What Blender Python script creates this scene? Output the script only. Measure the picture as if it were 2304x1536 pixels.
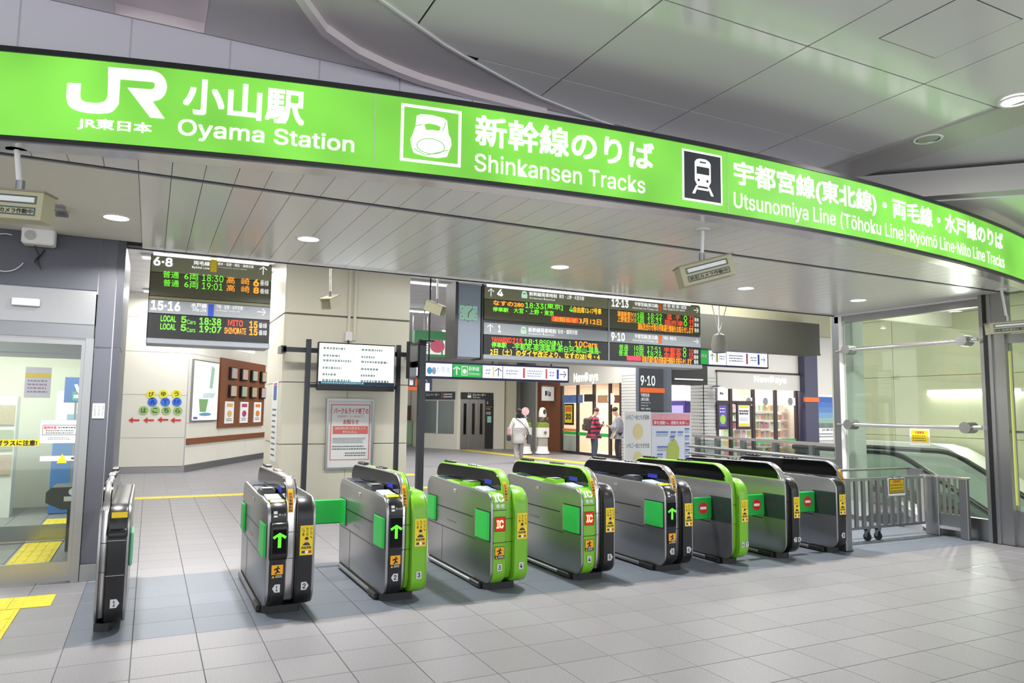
import bpy, bmesh, math, random
import numpy as np
from mathutils import Vector, Matrix
for _o in list(bpy.data.objects): bpy.data.objects.remove(_o)
SC = bpy.context.scene; COL = SC.collection
random.seed(7)
# ---------------------------------------------------------------- camera
F_PX = 1635.0; YAW, PITCH, ROLL = (math.radians(a) for a in (26.34, 5.42, 0.69)); CAM_H = 1.586
_fw = Vector((math.sin(YAW)*math.cos(PITCH), math.cos(YAW)*math.cos(PITCH), math.sin(PITCH)))
_r0 = Vector((math.cos(YAW), -math.sin(YAW), 0)); _u0 = _r0.cross(_fw)
_r = _r0*math.cos(ROLL) + _u0*math.sin(ROLL); _u = -_r0*math.sin(ROLL) + _u0*math.cos(ROLL)
CAM = Vector((0, 0, CAM_H))
cd = bpy.data.cameras.new('camera'); cam = bpy.data.objects.new('camera', cd); COL.objects.link(cam)
cd.sensor_width = 36; cd.lens = F_PX/2304*36; cd.clip_start = 0.05; cd.clip_end = 200
cam.matrix_world = Matrix(((_r.x, _u.x, -_fw.x, 0), (_r.y, _u.y, -_fw.y, 0), (_r.z, _u.z, -_fw.z, CAM_H), (0, 0, 0, 1)))
SC.camera = cam
# ---------------------------------------------------------------- world, exposure
w = bpy.data.worlds.new('World'); SC.world = w; w.use_nodes = True
w.node_tree.nodes['Background'].inputs[0].default_value = (0.95, 0.97, 1.0, 1)
w.node_tree.nodes['Background'].inputs[1].default_value = 1.68
vs = SC.view_settings; vs.view_transform = 'Standard'; vs.look = 'None'; vs.exposure = 0.32; vs.gamma = 1.0; vs.use_curve_mapping = False
cy_ = SC.cycles; cy_.adaptive_threshold = 0.04; cy_.adaptive_min_samples = 16; cy_.max_bounces = 6; cy_.diffuse_bounces = 3; cy_.glossy_bounces = 3; cy_.transmission_bounces = 4; cy_.transparent_max_bounces = 10; cy_.caustics_reflective = False; cy_.caustics_refractive = False
def area(x, y, z, sx, sy, power, col=(1, 1, 1), rot=(0, 0, 0), name='ceiling_and_fill_light', shape='RECTANGLE', spread=180):
    l = bpy.data.lights.new(name, 'AREA'); l.shape = shape; l.size = sx; l.size_y = sy; l.energy = power; l.color = col; l.spread = math.radians(spread)
    o = bpy.data.objects.new(name, l); COL.objects.link(o); o.location = (x, y, z); o.rotation_euler = rot
    o['kind'] = 'helper'
    return o
# unseen fill lights added over and behind the viewer, then the band downlight
for x in (-3.2, 0.3, 3.8, 7.3):
    for y in (-3.0, 0.2):
        area(x, y, 4.06, 0.5, 0.5, 14, (1, 0.98, 0.96), shape='DISK')
area(6.2, 3.3, 4.06, 0.3, 0.3, 30, (1, 0.97, 0.94), shape='DISK')
# tube lights of the hall behind the gates
for x in (1.0, 5.5, 10.0):
    for y in (10.2, 14.5, 18.8, 23.0):
        area(x, y, 4.17, 2.4, 0.25, 92, (1, 0.99, 0.96))
for x, y in ((12.6, 19.6), (15.6, 13.2), (19, 13.2)):
    area(x, y, 4.17, 2.4, 0.25, 125, (1, 0.99, 0.96))  # extra area lights added to the hall rows
area(-2.6, 9.2, 2.9, 1.6, 0.3, 40, (1, 1, 0.95)); area(-2.4, 11.6, 2.9, 2.4, 1.2, 130, (1, 1, 0.95))
area(11.2, 7.2, 3.6, 1.2, 2.5, 24, (1, 1, 0.92))  # added fill light for the escalator well, without a fixture

# ---------------------------------------------------------------- helpers: unprojection of a measured point onto a real plane
def ray(x, y): return _fw*F_PX + _r*(x-1152) + _u*(768-y)
def pZ(x, y, z=0.0): d = ray(x, y); return CAM + d*((z-CAM_H)/d.z)
def pY(x, y, c): d = ray(x, y); return CAM + d*(c/d.y)
def pX(x, y, c): d = ray(x, y); return CAM + d*(c/d.x)
def pL(x, y, p0, d0):
    n = Vector((d0[1], -d0[0], 0)); d = ray(x, y)
    return CAM + d*((Vector((p0[0], p0[1], 0))-CAM).dot(n)/d.dot(n))
# ---------------------------------------------------------------- materials
def lin(h):
    h = h.lstrip('#'); o = []
    for i in (0, 2, 4):
        c = int(h[i:i+2], 16)/255; o.append(c/12.92 if c <= 0.04045 else ((c+0.055)/1.055)**2.4)
    return (*o, 1)
MATS = {}
def mat(name, col, rough=0.5, metal=0.0, emit=0.0, noise=0.0, nscale=8.0, bump=0.0, bscale=200.0, rnd=0.0, coat=0.0, spec=0.5, stretch=None):
    if name in MATS: return MATS[name]
    m = bpy.data.materials.new(name); m.use_nodes = True; nt = m.node_tree; b = nt.nodes['Principled BSDF']
    c = lin(col) if isinstance(col, str) else col
    b.inputs['Base Color'].default_value = c; b.inputs['Roughness'].default_value = rough; b.inputs['Metallic'].default_value = metal
    b.inputs['Specular IOR Level'].default_value = spec
    if coat: b.inputs['Coat Weight'].default_value = coat; b.inputs['Coat Roughness'].default_value = 0.08
    if emit:
        b.inputs['Emission Color'].default_value = c; b.inputs['Emission Strength'].default_value = emit
        b.inputs['Base Color'].default_value = (c[0]*.25, c[1]*.25, c[2]*.25, 1)
    if noise or rnd or bump:
        tc = nt.nodes.new('ShaderNodeTexCoord'); n = nt.nodes.new('ShaderNodeTexNoise'); n.inputs['Scale'].default_value = nscale; n.inputs['Detail'].default_value = 4
        src = tc.outputs['Object']
        if stretch:
            mp = nt.nodes.new('ShaderNodeMapping'); mp.inputs['Scale'].default_value = stretch; nt.links.new(src, mp.inputs['Vector']); src = mp.outputs['Vector']
        nt.links.new(src, n.inputs['Vector'])
        hsv = nt.nodes.new('ShaderNodeHueSaturation'); hsv.inputs['Color'].default_value = c
        mr = nt.nodes.new('ShaderNodeMapRange'); mr.inputs['To Min'].default_value = 1-noise; mr.inputs['To Max'].default_value = 1+noise
        nt.links.new(n.outputs['Fac'], mr.inputs['Value']); val = mr.outputs['Result']
        if rnd:
            oi = nt.nodes.new('ShaderNodeObjectInfo'); m2 = nt.nodes.new('ShaderNodeMapRange'); m2.inputs['To Min'].default_value = 1-rnd; m2.inputs['To Max'].default_value = 1+rnd
            nt.links.new(oi.outputs['Random'], m2.inputs['Value']); mu = nt.nodes.new('ShaderNodeMath'); mu.operation = 'MULTIPLY'
            nt.links.new(val, mu.inputs[0]); nt.links.new(m2.outputs['Result'], mu.inputs[1]); val = mu.outputs[0]
        nt.links.new(val, hsv.inputs['Value']); nt.links.new(hsv.outputs['Color'], b.inputs['Base Color'])
        if bump:
            n2 = nt.nodes.new('ShaderNodeTexNoise'); n2.inputs['Scale'].default_value = bscale; nt.links.new(src, n2.inputs['Vector'])
            bp = nt.nodes.new('ShaderNodeBump'); bp.inputs['Strength'].default_value = bump; bp.inputs['Distance'].default_value = 0.002
            nt.links.new(n2.outputs['Fac'], bp.inputs['Height']); nt.links.new(bp.outputs['Normal'], b.inputs['Normal'])
    MATS[name] = m; return m
def glass(name, tint='#f4f8f5', refl=0.9):
    if name in MATS: return MATS[name]
    m = bpy.data.materials.new(name); m.use_nodes = True; nt = m.node_tree; nt.nodes.clear()
    out = nt.nodes.new('ShaderNodeOutputMaterial'); mx = nt.nodes.new('ShaderNodeMixShader'); tr = nt.nodes.new('ShaderNodeBsdfTransparent'); gl = nt.nodes.new('ShaderNodeBsdfGlossy'); lw = nt.nodes.new('ShaderNodeLayerWeight')
    lw.inputs['Blend'].default_value = .5; po = nt.nodes.new('ShaderNodeMath'); po.operation = 'POWER'; po.inputs[1].default_value = 5; ma = nt.nodes.new('ShaderNodeMath'); ma.operation = 'MULTIPLY_ADD'; ma.inputs[1].default_value = .9; ma.inputs[2].default_value = .035
    nt.links.new(lw.outputs['Facing'], po.inputs[0]); nt.links.new(po.outputs[0], ma.inputs[0])
    tr.inputs['Color'].default_value = lin(tint); gl.inputs['Roughness'].default_value = 0.02; gl.inputs['Color'].default_value = (refl, refl, refl, 1)
    nt.links.new(ma.outputs[0], mx.inputs[0]); nt.links.new(tr.outputs[0], mx.inputs[1]); nt.links.new(gl.outputs[0], mx.inputs[2]); nt.links.new(mx.outputs[0], out.inputs[0])
    MATS[name] = m; return m
def E_(name, col, s): return mat(name, col, 0.6, 0, s)
STEEL = mat('brushed_steel', '#a2a3a4', 0.3, 0.9, noise=0.06, nscale=30, stretch=(1, 1, 40))
STEEL_D = mat('dark_steel', '#8d8f92', 0.34, 0.9)
STEELB = mat('bright_steel_trim', '#d9d6d6', 0.2, 0.9)
BLK = mat('black_plastic', '#1a1b1d', 0.32)
BLKG = mat('black_gloss_panel', '#0a0b0d', 0.12, spec=.3)
DKG = mat('charcoal_metal', '#3a3d42', 0.4)
GRN = mat('gate_green', '#76b82a', 0.34, coat=0.2)
FLAP = mat('flap_green', '#25ae48', 0.38)
WHT = mat('white_paint', '#ececec', 0.45)
CREAM = mat('cream_panel', '#e2e0d4', 0.35, noise=0.03, nscale=2)
WOOD = mat('wood_veneer', '#7d4a2c', 0.45, noise=0.25, nscale=6, stretch=(1, 1, 14))
YEL = mat('tactile_yellow', '#e4cd38', 0.6, noise=0.06, nscale=5)
STY = mat('sticker_yellow', '#f1d321', 0.45)
STO = mat('sticker_amber', '#f0a818', 0.45)
WPAP = mat('white_paper', '#eef0f0', 0.6)
INK = mat('black_ink', '#17181a', 0.6)
INKW = mat('white_ink', '#f4f6f6', 0.55)
INKR = mat('red_ink', '#c8383c', 0.6)
GLASS = glass('clear_glass'); GLASSG = glass('green_glass', '#f0f5ee')
# ---------------------------------------------------------------- mesh builder
class MB:
    def __init__(s): s.v = []; s.f = []
    def add(s, v, f):
        n = len(s.v); s.v += [tuple(p) for p in v]; s.f += [tuple(i+n for i in q) for q in f]; return s
    def box(s, x0, y0, z0, x1, y1, z1):
        if x0 > x1: x0, x1 = x1, x0
        if y0 > y1: y0, y1 = y1, y0
        if z0 > z1: z0, z1 = z1, z0
        return s.add([(x0, y0, z0), (x1, y0, z0), (x1, y1, z0), (x0, y1, z0), (x0, y0, z1), (x1, y0, z1), (x1, y1, z1), (x0, y1, z1)],
                     [(3, 2, 1, 0), (4, 5, 6, 7), (0, 1, 5, 4), (1, 2, 6, 5), (2, 3, 7, 6), (3, 0, 4, 7)])
    def bbox(s, x0, y0, z0, x1, y1, z1, b=0.01):
        """box with chamfered vertical and horizontal edges"""
        cx, cy, cz = (x0+x1)/2, (y0+y1)/2, (z0+z1)/2; h = (abs(x1-x0)/2, abs(y1-y0)/2, abs(z1-z0)/2); b = min(b, *(q*.95 for q in h))
        V = []; idx = {}
        for sx in (-1, 1):
            for sy in (-1, 1):
                for sz in (-1, 1):
                    for a in range(3):
                        p = [sx*h[0], sy*h[1], sz*h[2]]
                        for k in range(3):
                            if k != a: p[k] -= (1 if p[k] > 0 else -1)*b
                        idx[(sx, sy, sz, a)] = len(V); V.append((cx+p[0], cy+p[1], cz+p[2]))
        Fs = []
        def face(ks):
            pts = [Vector(V[k]) for k in ks]; n = Vector((0, 0, 0))
            for i in range(len(pts)): n += pts[i].cross(pts[(i+1) % len(pts)])
            c = sum(pts, Vector())/len(pts) - Vector((cx, cy, cz))
            Fs.append(tuple(ks if n.dot(c) >= 0 else ks[::-1]))
        for a in range(3):
            o = [k for k in range(3) if k != a]
            for sa in (-1, 1):
                q = []
                for so in ((-1, -1), (1, -1), (1, 1), (-1, 1)):
                    t = [0, 0, 0]; t[a] = sa; t[o[0]] = so[0]; t[o[1]] = so[1]; q.append(idx[(*t, a)])
                face(q)
            for s0 in (-1, 1):
                for s1 in (-1, 1):
                    q = []
                    for sa, ax in ((-1, o[0]), (1, o[0]), (1, o[1]), (-1, o[1])):
                        t = [0, 0, 0]; t[a] = sa; t[o[0]] = s0; t[o[1]] = s1; q.append(idx[(*t, ax)])
                    face(q)
        for sx in (-1, 1):
            for sy in (-1, 1):
                for sz in (-1, 1): face([idx[(sx, sy, sz, a)] for a in range(3)])
        return s.add(V, Fs)
    def cyl(s, p, q, r, n=12, r2=None, cap=True):
        p, q = Vector(p), Vector(q); d = (q-p).normalized(); a = d.orthogonal().normalized(); b = d.cross(a); r2 = r if r2 is None else r2
        V = [p+(a*math.cos(t)+b*math.sin(t))*r for t in (2*math.pi*i/n for i in range(n))] + [q+(a*math.cos(t)+b*math.sin(t))*r2 for t in (2*math.pi*i/n for i in range(n))]
        f = [(i, (i+1) % n, n+(i+1) % n, n+i) for i in range(n)]
        if cap: f += [tuple(range(n-1, -1, -1)), tuple(range(n, 2*n))]
        return s.add(V, f)
    def tube(s, pts, r, n=8):
        pts = [Vector(p) for p in pts]; V = []; a = None
        for i, p in enumerate(pts):
            d = (pts[min(i+1, len(pts)-1)]-pts[max(i-1, 0)]).normalized()
            a = d.orthogonal().normalized() if a is None else (a-d*a.dot(d)).normalized()
            b = d.cross(a); V += [p+(a*math.cos(t)+b*math.sin(t))*r for t in (2*math.pi*k/n for k in range(n))]
        f = [(i*n+k, i*n+(k+1) % n, (i+1)*n+(k+1) % n, (i+1)*n+k) for i in range(len(pts)-1) for k in range(n)]
        f += [tuple(range(n-1, -1, -1)), tuple(range((len(pts)-1)*n, len(pts)*n))]
        return s.add(V, f)
    def prism(s, prof, a0, a1, ax=0, bev=0.0):
        """closed 2D profile (counter-clockwise seen from +axis) pushed along an axis; bev rounds both ends"""
        n = len(prof)
        ar = sum(prof[i][0]*prof[(i+1) % n][1]-prof[(i+1) % n][0]*prof[i][1] for i in range(n))
        if ar < 0: prof = prof[::-1]
        def inset(d):
            o = []
            for i in range(n):
                p0, p1, p2 = (Vector(prof[(i+k) % n]) for k in (-1, 0, 1)); e1 = (p1-p0).normalized(); e2 = (p2-p1).normalized()
                n1 = Vector((-e1.y, e1.x)); n2 = Vector((-e2.y, e2.x)); m = n1+n2
                m = m/max(m.dot(n1), 0.35) if m.length > 1e-6 else n1
                o.append(p1+m*d)
            return o
        rings = [(a0, 0)] if not bev else [(a0, bev), (a0+bev*.3, bev*.3), (a0+bev, 0)]
        rings += [(a1, 0)] if not bev else [(a1-bev, 0), (a1-bev*.3, bev*.3), (a1, bev)]
        V = []
        for a, d in rings:
            for p in (inset(d) if d else prof):
                V.append((a, p[0], p[1]) if ax == 0 else ((p[1], a, p[0]) if ax == 1 else (p[0], p[1], a)))
        f = [tuple(range(n-1, -1, -1)), tuple(range((len(rings)-1)*n, len(rings)*n))]
        f += [(k*n+i, k*n+(i+1) % n, (k+1)*n+(i+1) % n, (k+1)*n+i) for k in range(len(rings)-1) for i in range(n)]
        return s.add(V, f)
    def lathe(s, prof, c, n=20):
        V = []; m = len(prof)
        for k in range(n):
            t = 2*math.pi*k/n; V += [(c[0]+r*math.cos(t), c[1]+r*math.sin(t), c[2]+z) for r, z in prof]
        return s.add(V, [(k*m+i, ((k+1) % n)*m+i, ((k+1) % n)*m+i+1, k*m+i+1) for k in range(n) for i in range(m-1)])
    def quad(s, a, b, c, d): return s.add([a, b, c, d], [(0, 1, 2, 3)])
    def poly(s, pts): return s.add(pts, [tuple(range(len(pts)))])
    def mesh(s, name, smooth=None):
        me = bpy.data.meshes.new(name); me.from_pydata(s.v, [], s.f); me.update()
        if smooth: me.shade_smooth(); me.set_sharp_from_angle(angle=math.radians(smooth))
        return me
def link(name, me, m=None, parent=None):
    if m is not None and not me.materials: me.materials.append(m)
    o = bpy.data.objects.new(name, me); COL.objects.link(o)
    if parent is not None:
        o.parent = parent; o.matrix_parent_inverse = Matrix.Translation(-Vector(parent.location)) if not parent.get('_r') else parent.matrix_basis.inverted()
    return o
def ob(name, mb, m, parent=None, smooth=None): return link(name, mb.mesh(name, smooth), m, parent)
def tag(o, label, cat, group=None, kind=None):
    o['label'] = label; o['category'] = cat
    if group: o['group'] = group
    if kind: o['kind'] = kind
    return o
def thing(name, label, cat, loc=(0, 0, 0), group=None):
    o = bpy.data.objects.new(name, None); COL.objects.link(o); o.location = loc; o.empty_display_size = 0.1
    return tag(o, label, cat, group)
def struct(name, mb, m, label=None, smooth=None):
    o = ob(name, mb, m, None, smooth); o['kind'] = 'structure'
    if label: o['label'] = label
    return o
# ---------------------------------------------------------------- lettering
try: FONT = bpy.data.fonts.load(bpy.utils.system_resource('DATAFILES')+'/fonts/Inter.woff2')
except Exception: FONT = None
def finer(v, f, cuts=4):
    bm = bmesh.new(); vs_ = [bm.verts.new((*p, 0)) for p in v]
    for q in f:
        try: bm.faces.new([vs_[i] for i in q])
        except ValueError: pass
    bmesh.ops.triangulate(bm, faces=bm.faces[:]); bmesh.ops.subdivide_edges(bm, edges=bm.edges[:], cuts=cuts, use_grid_fill=True); bm.verts.index_update()
    o = [tuple(p.co[:2]) for p in bm.verts], [tuple(p.index for p in q.verts) for q in bm.faces]; bm.free(); return o
def text_mesh(body, bold=0.0, res=2, spacing=1.0):
    cu = bpy.data.curves.new('lettering', 'FONT'); cu.body = body; cu.size = 1; cu.font = FONT if FONT and all(ord(q) < 0x2100 for q in body) else cu.font; cu.resolution_u = res; cu.offset = bold; cu.space_character = spacing
    o = bpy.data.objects.new('lettering', cu); me = bpy.data.meshes.new_from_object(o)
    v = [tuple(p.co[:2]) for p in me.vertices]; f = [tuple(p.vertices) for p in me.polygons]
    bpy.data.objects.remove(o); bpy.data.curves.remove(cu); bpy.data.meshes.remove(me)
    return v, f
class _Chunk:
    def __init__(s, store): s.store = store
    def add(s, v, f): s.store.append(([tuple(p) for p in v], f)); return s
class Print:
    """flat lettering and marks on a surface; fr(u, v, w) gives the world point w in front of the surface"""
    def __init__(s, fr, w=0.002): s.fr = fr; s.w = w; s.m = {}
    def _mb(s, m): return _Chunk(s.m.setdefault(m.name, ([], m))[0])
    def text(s, body, u0, v0, u1, v1, m, bold=0.0, res=2, spacing=1.0, keep=False, dw=0.0, fine=0):
        v, f = text_mesh(body, 0, res, spacing)
        if fine: v, f = finer(v, f, fine)
        if not v: return s
        x0, x1 = min(p[0] for p in v), max(p[0] for p in v); y0, y1 = min(p[1] for p in v), max(p[1] for p in v)
        e = bold*.9; sx = (u1-u0)/max(x1-x0+2*e, 1e-6); sy = (v1-v0)/max(y1-y0+2*e, 1e-6)
        if keep: k = min(abs(sx), abs(sy)); sx, sy = k*(1 if sx > 0 else -1), k
        V, Fs = [], []
        for k, (ox, oy) in enumerate(((0, 0),) if not bold else ((-e, -e), (e, -e), (e, e), (-e, e))):
            n = len(V); V += [s.fr(u0+(p[0]-x0+e+ox)*sx, v0+(p[1]-y0+e+oy)*sy, s.w+dw+k*.00004) for p in v]; Fs += [tuple(i+n for i in q) for q in f]
        s._mb(m).add(V, Fs); return s
    def poly(s, pts, m, dw=0.0): s._mb(m).add([s.fr(u, v, s.w+dw) for u, v in pts], [tuple(range(len(pts)))]); return s
    def rect(s, u0, v0, u1, v1, m, dw=0.0, nu=1):
        mb = s._mb(m)
        for i in range(nu):
            a = u0+(u1-u0)*i/nu; b = u0+(u1-u0)*(i+1)/nu
            mb.add([s.fr(a, v0, s.w+dw), s.fr(b, v0, s.w+dw), s.fr(b, v1, s.w+dw), s.fr(a, v1, s.w+dw)], [(0, 1, 2, 3)])
        return s
    def ell(s, u, v, ru, rv, m, dw=0.0, n=20): return s.poly([(u+ru*math.cos(2*math.pi*k/n), v+rv*math.sin(2*math.pi*k/n)) for k in range(n)], m, dw)
    def frame(s, u0, v0, u1, v1, t, m, dw=0.0):
        s.rect(u0, v0, u1, v0+t, m, dw); s.rect(u0, v1-t, u1, v1, m, dw); s.rect(u0, v0+t, u0+t, v1-t, m, dw); return s.rect(u1-t, v0+t, u1, v1-t, m, dw)
    def arrow(s, u, v, r, ang, m, t=0.28, dw=0.0):
        """arrow centred on u, v pointing along ang (degrees)"""
        c, q = math.cos(math.radians(ang)), math.sin(math.radians(ang)); R = lambda p: (u+(p[0]*c-p[1]*q)*r, v+(p[0]*q+p[1]*c)*r)
        s.poly([R(p) for p in ((-1, -t/2), (.85, -t/2), (.85, t/2), (-1, t/2))], m, dw)
        for k in (1, -1): s.poly([R(p) for p in ((1, 0), (1-t*.75, -k*t*.0), (.15, k*.72), (.15+t*.75, k*.9)) ] if k > 0 else [R(p) for p in ((1, 0), (.15+t*.75, -.9), (.15, -.72), (1-t*.75, 0))], m, dw)
        return s
    def lines(s, u0, v0, u1, v1, n, m, fill=0.5, gap=0.0, dw=0.0, ragged=0.15):
        """unreadable fine print"""
        if v1 <= v0: v0, v1 = v1-.01, v0+.01
        h = (v1-v0)/n; rn = random.Random(int((u0+v0)*1000) & 0xffff)
        for k in range(n):
            y = v1-h*(k+.5); x = u0; e = u1-(u1-u0)*ragged*rn.random()
            while x < e:
                q = min(x+h*(.4+.5*rn.random()), e); s.rect(x, y-h*fill/2, q, y+h*fill/2, m, dw); x = q+h*.22
        return s
    def build(s, parent, name='lettering'):
        for k, (ch, m) in s.m.items():
            isl = []
            for v, f in ch:
                g = list(range(len(v)))
                def find(i):
                    while g[i] != i: g[i] = g[g[i]]; i = g[i]
                    return i
                for q in f:
                    r0 = find(q[0])
                    for i in q[1:]: g[find(i)] = r0
                cl = {}
                for q in f: cl.setdefault(find(q[0]), []).append(q)
                for q in cl.values():
                    ids = sorted({i for t in q for i in t}); mp = {i: n for n, i in enumerate(ids)}; isl.append(([v[i] for i in ids], [tuple(mp[i] for i in t) for t in q]))
            A = [np.array(v) for v, f in isl]; lo = np.array([a.min(0) for a in A]); hi = np.array([a.max(0) for a in A]); sz = (hi-lo).max(1); n = len(isl); lab = -np.ones(n, int); c = 0
            for i in range(n):
                if lab[i] >= 0: continue
                st = [i]; lab[i] = c
                while st:
                    j = st.pop(); d = np.sqrt((np.maximum(0, np.maximum(lo-hi[j], lo[j]-hi))**2).sum(1)); nb = np.nonzero((lab < 0) & (d <= np.maximum(.019, .45*np.maximum(sz, sz[j]))))[0]; lab[nb] = c; st += list(nb)
                c += 1
            for q in range(c):
                mb = MB()
                for i in np.nonzero(lab == q)[0]: mb.add(*isl[i])
                ob(name, mb, m, parent)
def frY(c): return lambda u, v, w: (u, c-w, v)           # faces -Y
def frX(c): return lambda u, v, w: (c-w, -u, v)          # faces -X, u runs towards -Y (to the viewer's right)
def boxY(c, a, b):
    """u0, v0, u1, v1 on the plane Y = c from the measured upper left and lower right points"""
    p, q = pY(*a, c), pY(*b, c); return p.x, q.z, q.x, p.z
def boxX(c, a, b):
    p, q = pX(*a, c), pX(*b, c); return -p.y, q.z, -q.y, p.z
# ================================================================ STRUCTURE
GX, GY, TS = 0.376, 4.517, 0.4
def px_of(x, y, z=0.0):
    d = Vector((x, y, z))-CAM; k = d.dot(_fw)
    return (1152+F_PX*d.dot(_r)/k, 768-F_PX*d.dot(_u)/k) if k > 0.1 else None
GROUT = mat('grout', '#6f6f72', 0.9)
TILE = mat('floor_tile_stone', '#88868a', 0.42, noise=0.5, nscale=110, rnd=0.05, bump=0.15, bscale=300)
TILEB = mat('floor_tile_blue_grey', '#6c737e', 0.45, noise=0.1, nscale=160, rnd=0.03)
floor = struct('floor', MB().quad((-9, -6, -.006), (9.72, -6, -.006), (9.72, 8, -.006), (-9, 8, -.006)).quad((-9, 8, -.006), (28, 8, -.006), (28, GY+.4*25, -.006), (-9, GY+.4*25, -.006)), GROUT,
               'grey square tiled station concourse floor')
def tile_mb(cx=0, cy=0, h=TS/2-.002, b=.002):
    return [(cx+sx*h, cy+sy*h, -.006) for sx, sy in ((-1, -1), (1, -1), (1, 1), (-1, 1))]+[(cx+sx*h, cy+sy*h, -b) for sx, sy in ((-1, -1), (1, -1), (1, 1), (-1, 1))]+[(cx+sx*(h-b), cy+sy*(h-b), 0) for sx, sy in ((-1, -1), (1, -1), (1, 1), (-1, 1))], \
        [(8, 9, 10, 11)]+[(k, (k+1) % 4, 4+(k+1) % 4, 4+k) for k in range(4)]+[(4+k, 4+(k+1) % 4, 8+(k+1) % 4, 8+k) for k in range(4)]
cells = []
for j in range(-14, 25):
    for i in range(-24, 62):
        cx, cy = GX+TS*(i+.5), GY+TS*(j+.5)
        if cx > 9.7-.2 and cy < 8: continue
        q = [px_of(cx+a, cy+b) for a, b in ((-.2, -.2), (.2, -.2), (.2, .2), (-.2, .2))]
        if any(p is None for p in q) or all(p[1] > 1560 for p in q): continue
        if all(p[0] < -60 for p in q) or all(p[0] > 2364 for p in q): continue
        ar = abs(sum(q[k][0]*q[(k+1) % 4][1]-q[(k+1) % 4][0]*q[k][1] for k in range(4)))/2
        if max(p[1] for p in q) > 1540: ar *= .5
        cells.append((ar, cx, cy, 3 <= j < 8 and cx > -.45))
cells.sort(reverse=True)
_tv, _tf = tile_mb(); tmA = MB().add(_tv, _tf).mesh('tile'); tmA.materials.append(TILE); tmB = MB().add(_tv, _tf).mesh('tile'); tmB.materials.append(TILEB)
restA, restB = MB(), MB()
for k, (ar, cx, cy, band) in enumerate(cells):
    if k < 298:
        o = link('tile', tmB if band else tmA, None, floor); o.location = (cx, cy, 0)
    else: (restB if band else restA).add(*tile_mb(cx, cy))
for mb, m in ((restA, TILE), (restB, TILEB)):
    o = ob('tile_field', mb, m, floor); o['kind'] = 'stuff'
def brick_mat(name, c1, c2, mortar, bw, bh, ms=0.004, rough=0.45, off=0.0, loc=(0, 0, 0), rot=(0, 0, 0)):
    m = bpy.data.materials.new(name); m.use_nodes = True; nt = m.node_tree; b = nt.nodes['Principled BSDF']; b.inputs['Roughness'].default_value = rough
    tc = nt.nodes.new('ShaderNodeTexCoord'); mp = nt.nodes.new('ShaderNodeMapping'); mp.inputs['Location'].default_value = loc; mp.inputs['Rotation'].default_value = rot
    br = nt.nodes.new('ShaderNodeTexBrick'); br.offset = off; br.inputs['Scale'].default_value = 1; br.inputs['Brick Width'].default_value = bw; br.inputs['Row Height'].default_value = bh
    br.inputs['Mortar Size'].default_value = ms; br.inputs['Color1'].default_value = lin(c1); br.inputs['Color2'].default_value = lin(c2); br.inputs['Mortar'].default_value = lin(mortar)
    nt.links.new(tc.outputs['Object'], mp.inputs[0]); nt.links.new(mp.outputs[0], br.inputs['Vector']); nt.links.new(br.outputs['Color'], b.inputs['Base Color']); return m
ob('far_paving', MB().quad((-9, GY+.4*25, 0), (28, GY+.4*25, 0), (28, 33, 0), (-9, 33, 0)), brick_mat('far_floor_tiles', '#918f92', '#8b8a8e', '#757578', .4, .4, .004, loc=(.024, .083, 0)), floor)

# ---- soffit over the gates
ACX, ACY, AR = 4.533, 24.275, 19.925; SOF = 3.15
def arcY(x, dr=0.0): return ACY-math.sqrt((AR-dr)**2-(x-ACX)**2)
SLAT = mat('soffit_slat_white_metal', '#f3eeea', 0.22, 0.0, spec=.6)
PLAS = mat('soffit_plaster', '#ece8e0', 0.6)
soff = struct('ceiling_soffit', MB().box(-9, 5.35, SOF+.012, 9.9, 8.02, SOF+.2).box(.4, 5.0, SOF+.012, 9.9, 5.349, SOF+.05).box(1.6, 4.62, SOF+.012, 7.6, 4.999, SOF+.05), mat('slot_black', '#151515', 0.7), 'white slatted soffit over the ticket gates')
SLOT0, SLOT1 = 5.36, 5.44
x = -1.75
while x < 9.62:
    x1 = min(x+.2, 9.68)
    ob('ceiling_panel', MB().prism([(x+.002, arcY(x+.002, .15)), (x1-.002, arcY(x1-.002, .15)), (x1-.002, SLOT0), (x+.002, SLOT0)], SOF, SOF+.011, 2), SLAT, soff)
    if x > -.2: ob('ceiling_panel', MB().box(x+.002, SLOT1, SOF, x1-.002, 7.97, SOF+.011), SLAT, soff)
    x += .2
ob('plaster_field', MB().box(-9, SLOT1, SOF, -.152, 7.75, SOF+.011), PLAS, soff)
ob('plaster_field', MB().box(-9, 5.2, SOF, -1.75, SLOT0, SOF+.011), PLAS, soff)
ob('slot_trim', MB().box(-9, 5.393, SOF-.004, 9.68, 5.407, SOF+.011), STEEL_D, soff)
ob('edge_trim', MB().box(-.3, 7.972, SOF-.012, 9.68, 7.984, SOF+.011), STEELB, soff)
ob('edge_trim', MB().box(-.3, 7.99, SOF-.02, 9.68, 8.02, SOF+.011), BLK, soff)
# ---- wall band above the sign
WB = mat('blue_grey_wall_panel', '#d9d7e2', 0.4)
wu = struct('wall_above_sign', MB().box(-3.6, 5.275, 3.735, 9.9, 5.4, 4.6), mat('joint_pale', '#f0f0f4', 0.6), 'blue-grey panelled wall strip above the green sign')
for k in range(-5, 14):
    a = -.855+.615*k; ob('panel', MB().box(a+.006, 5.262, 3.735, a+.609, 5.276, 4.149), WB, wu)
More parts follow.
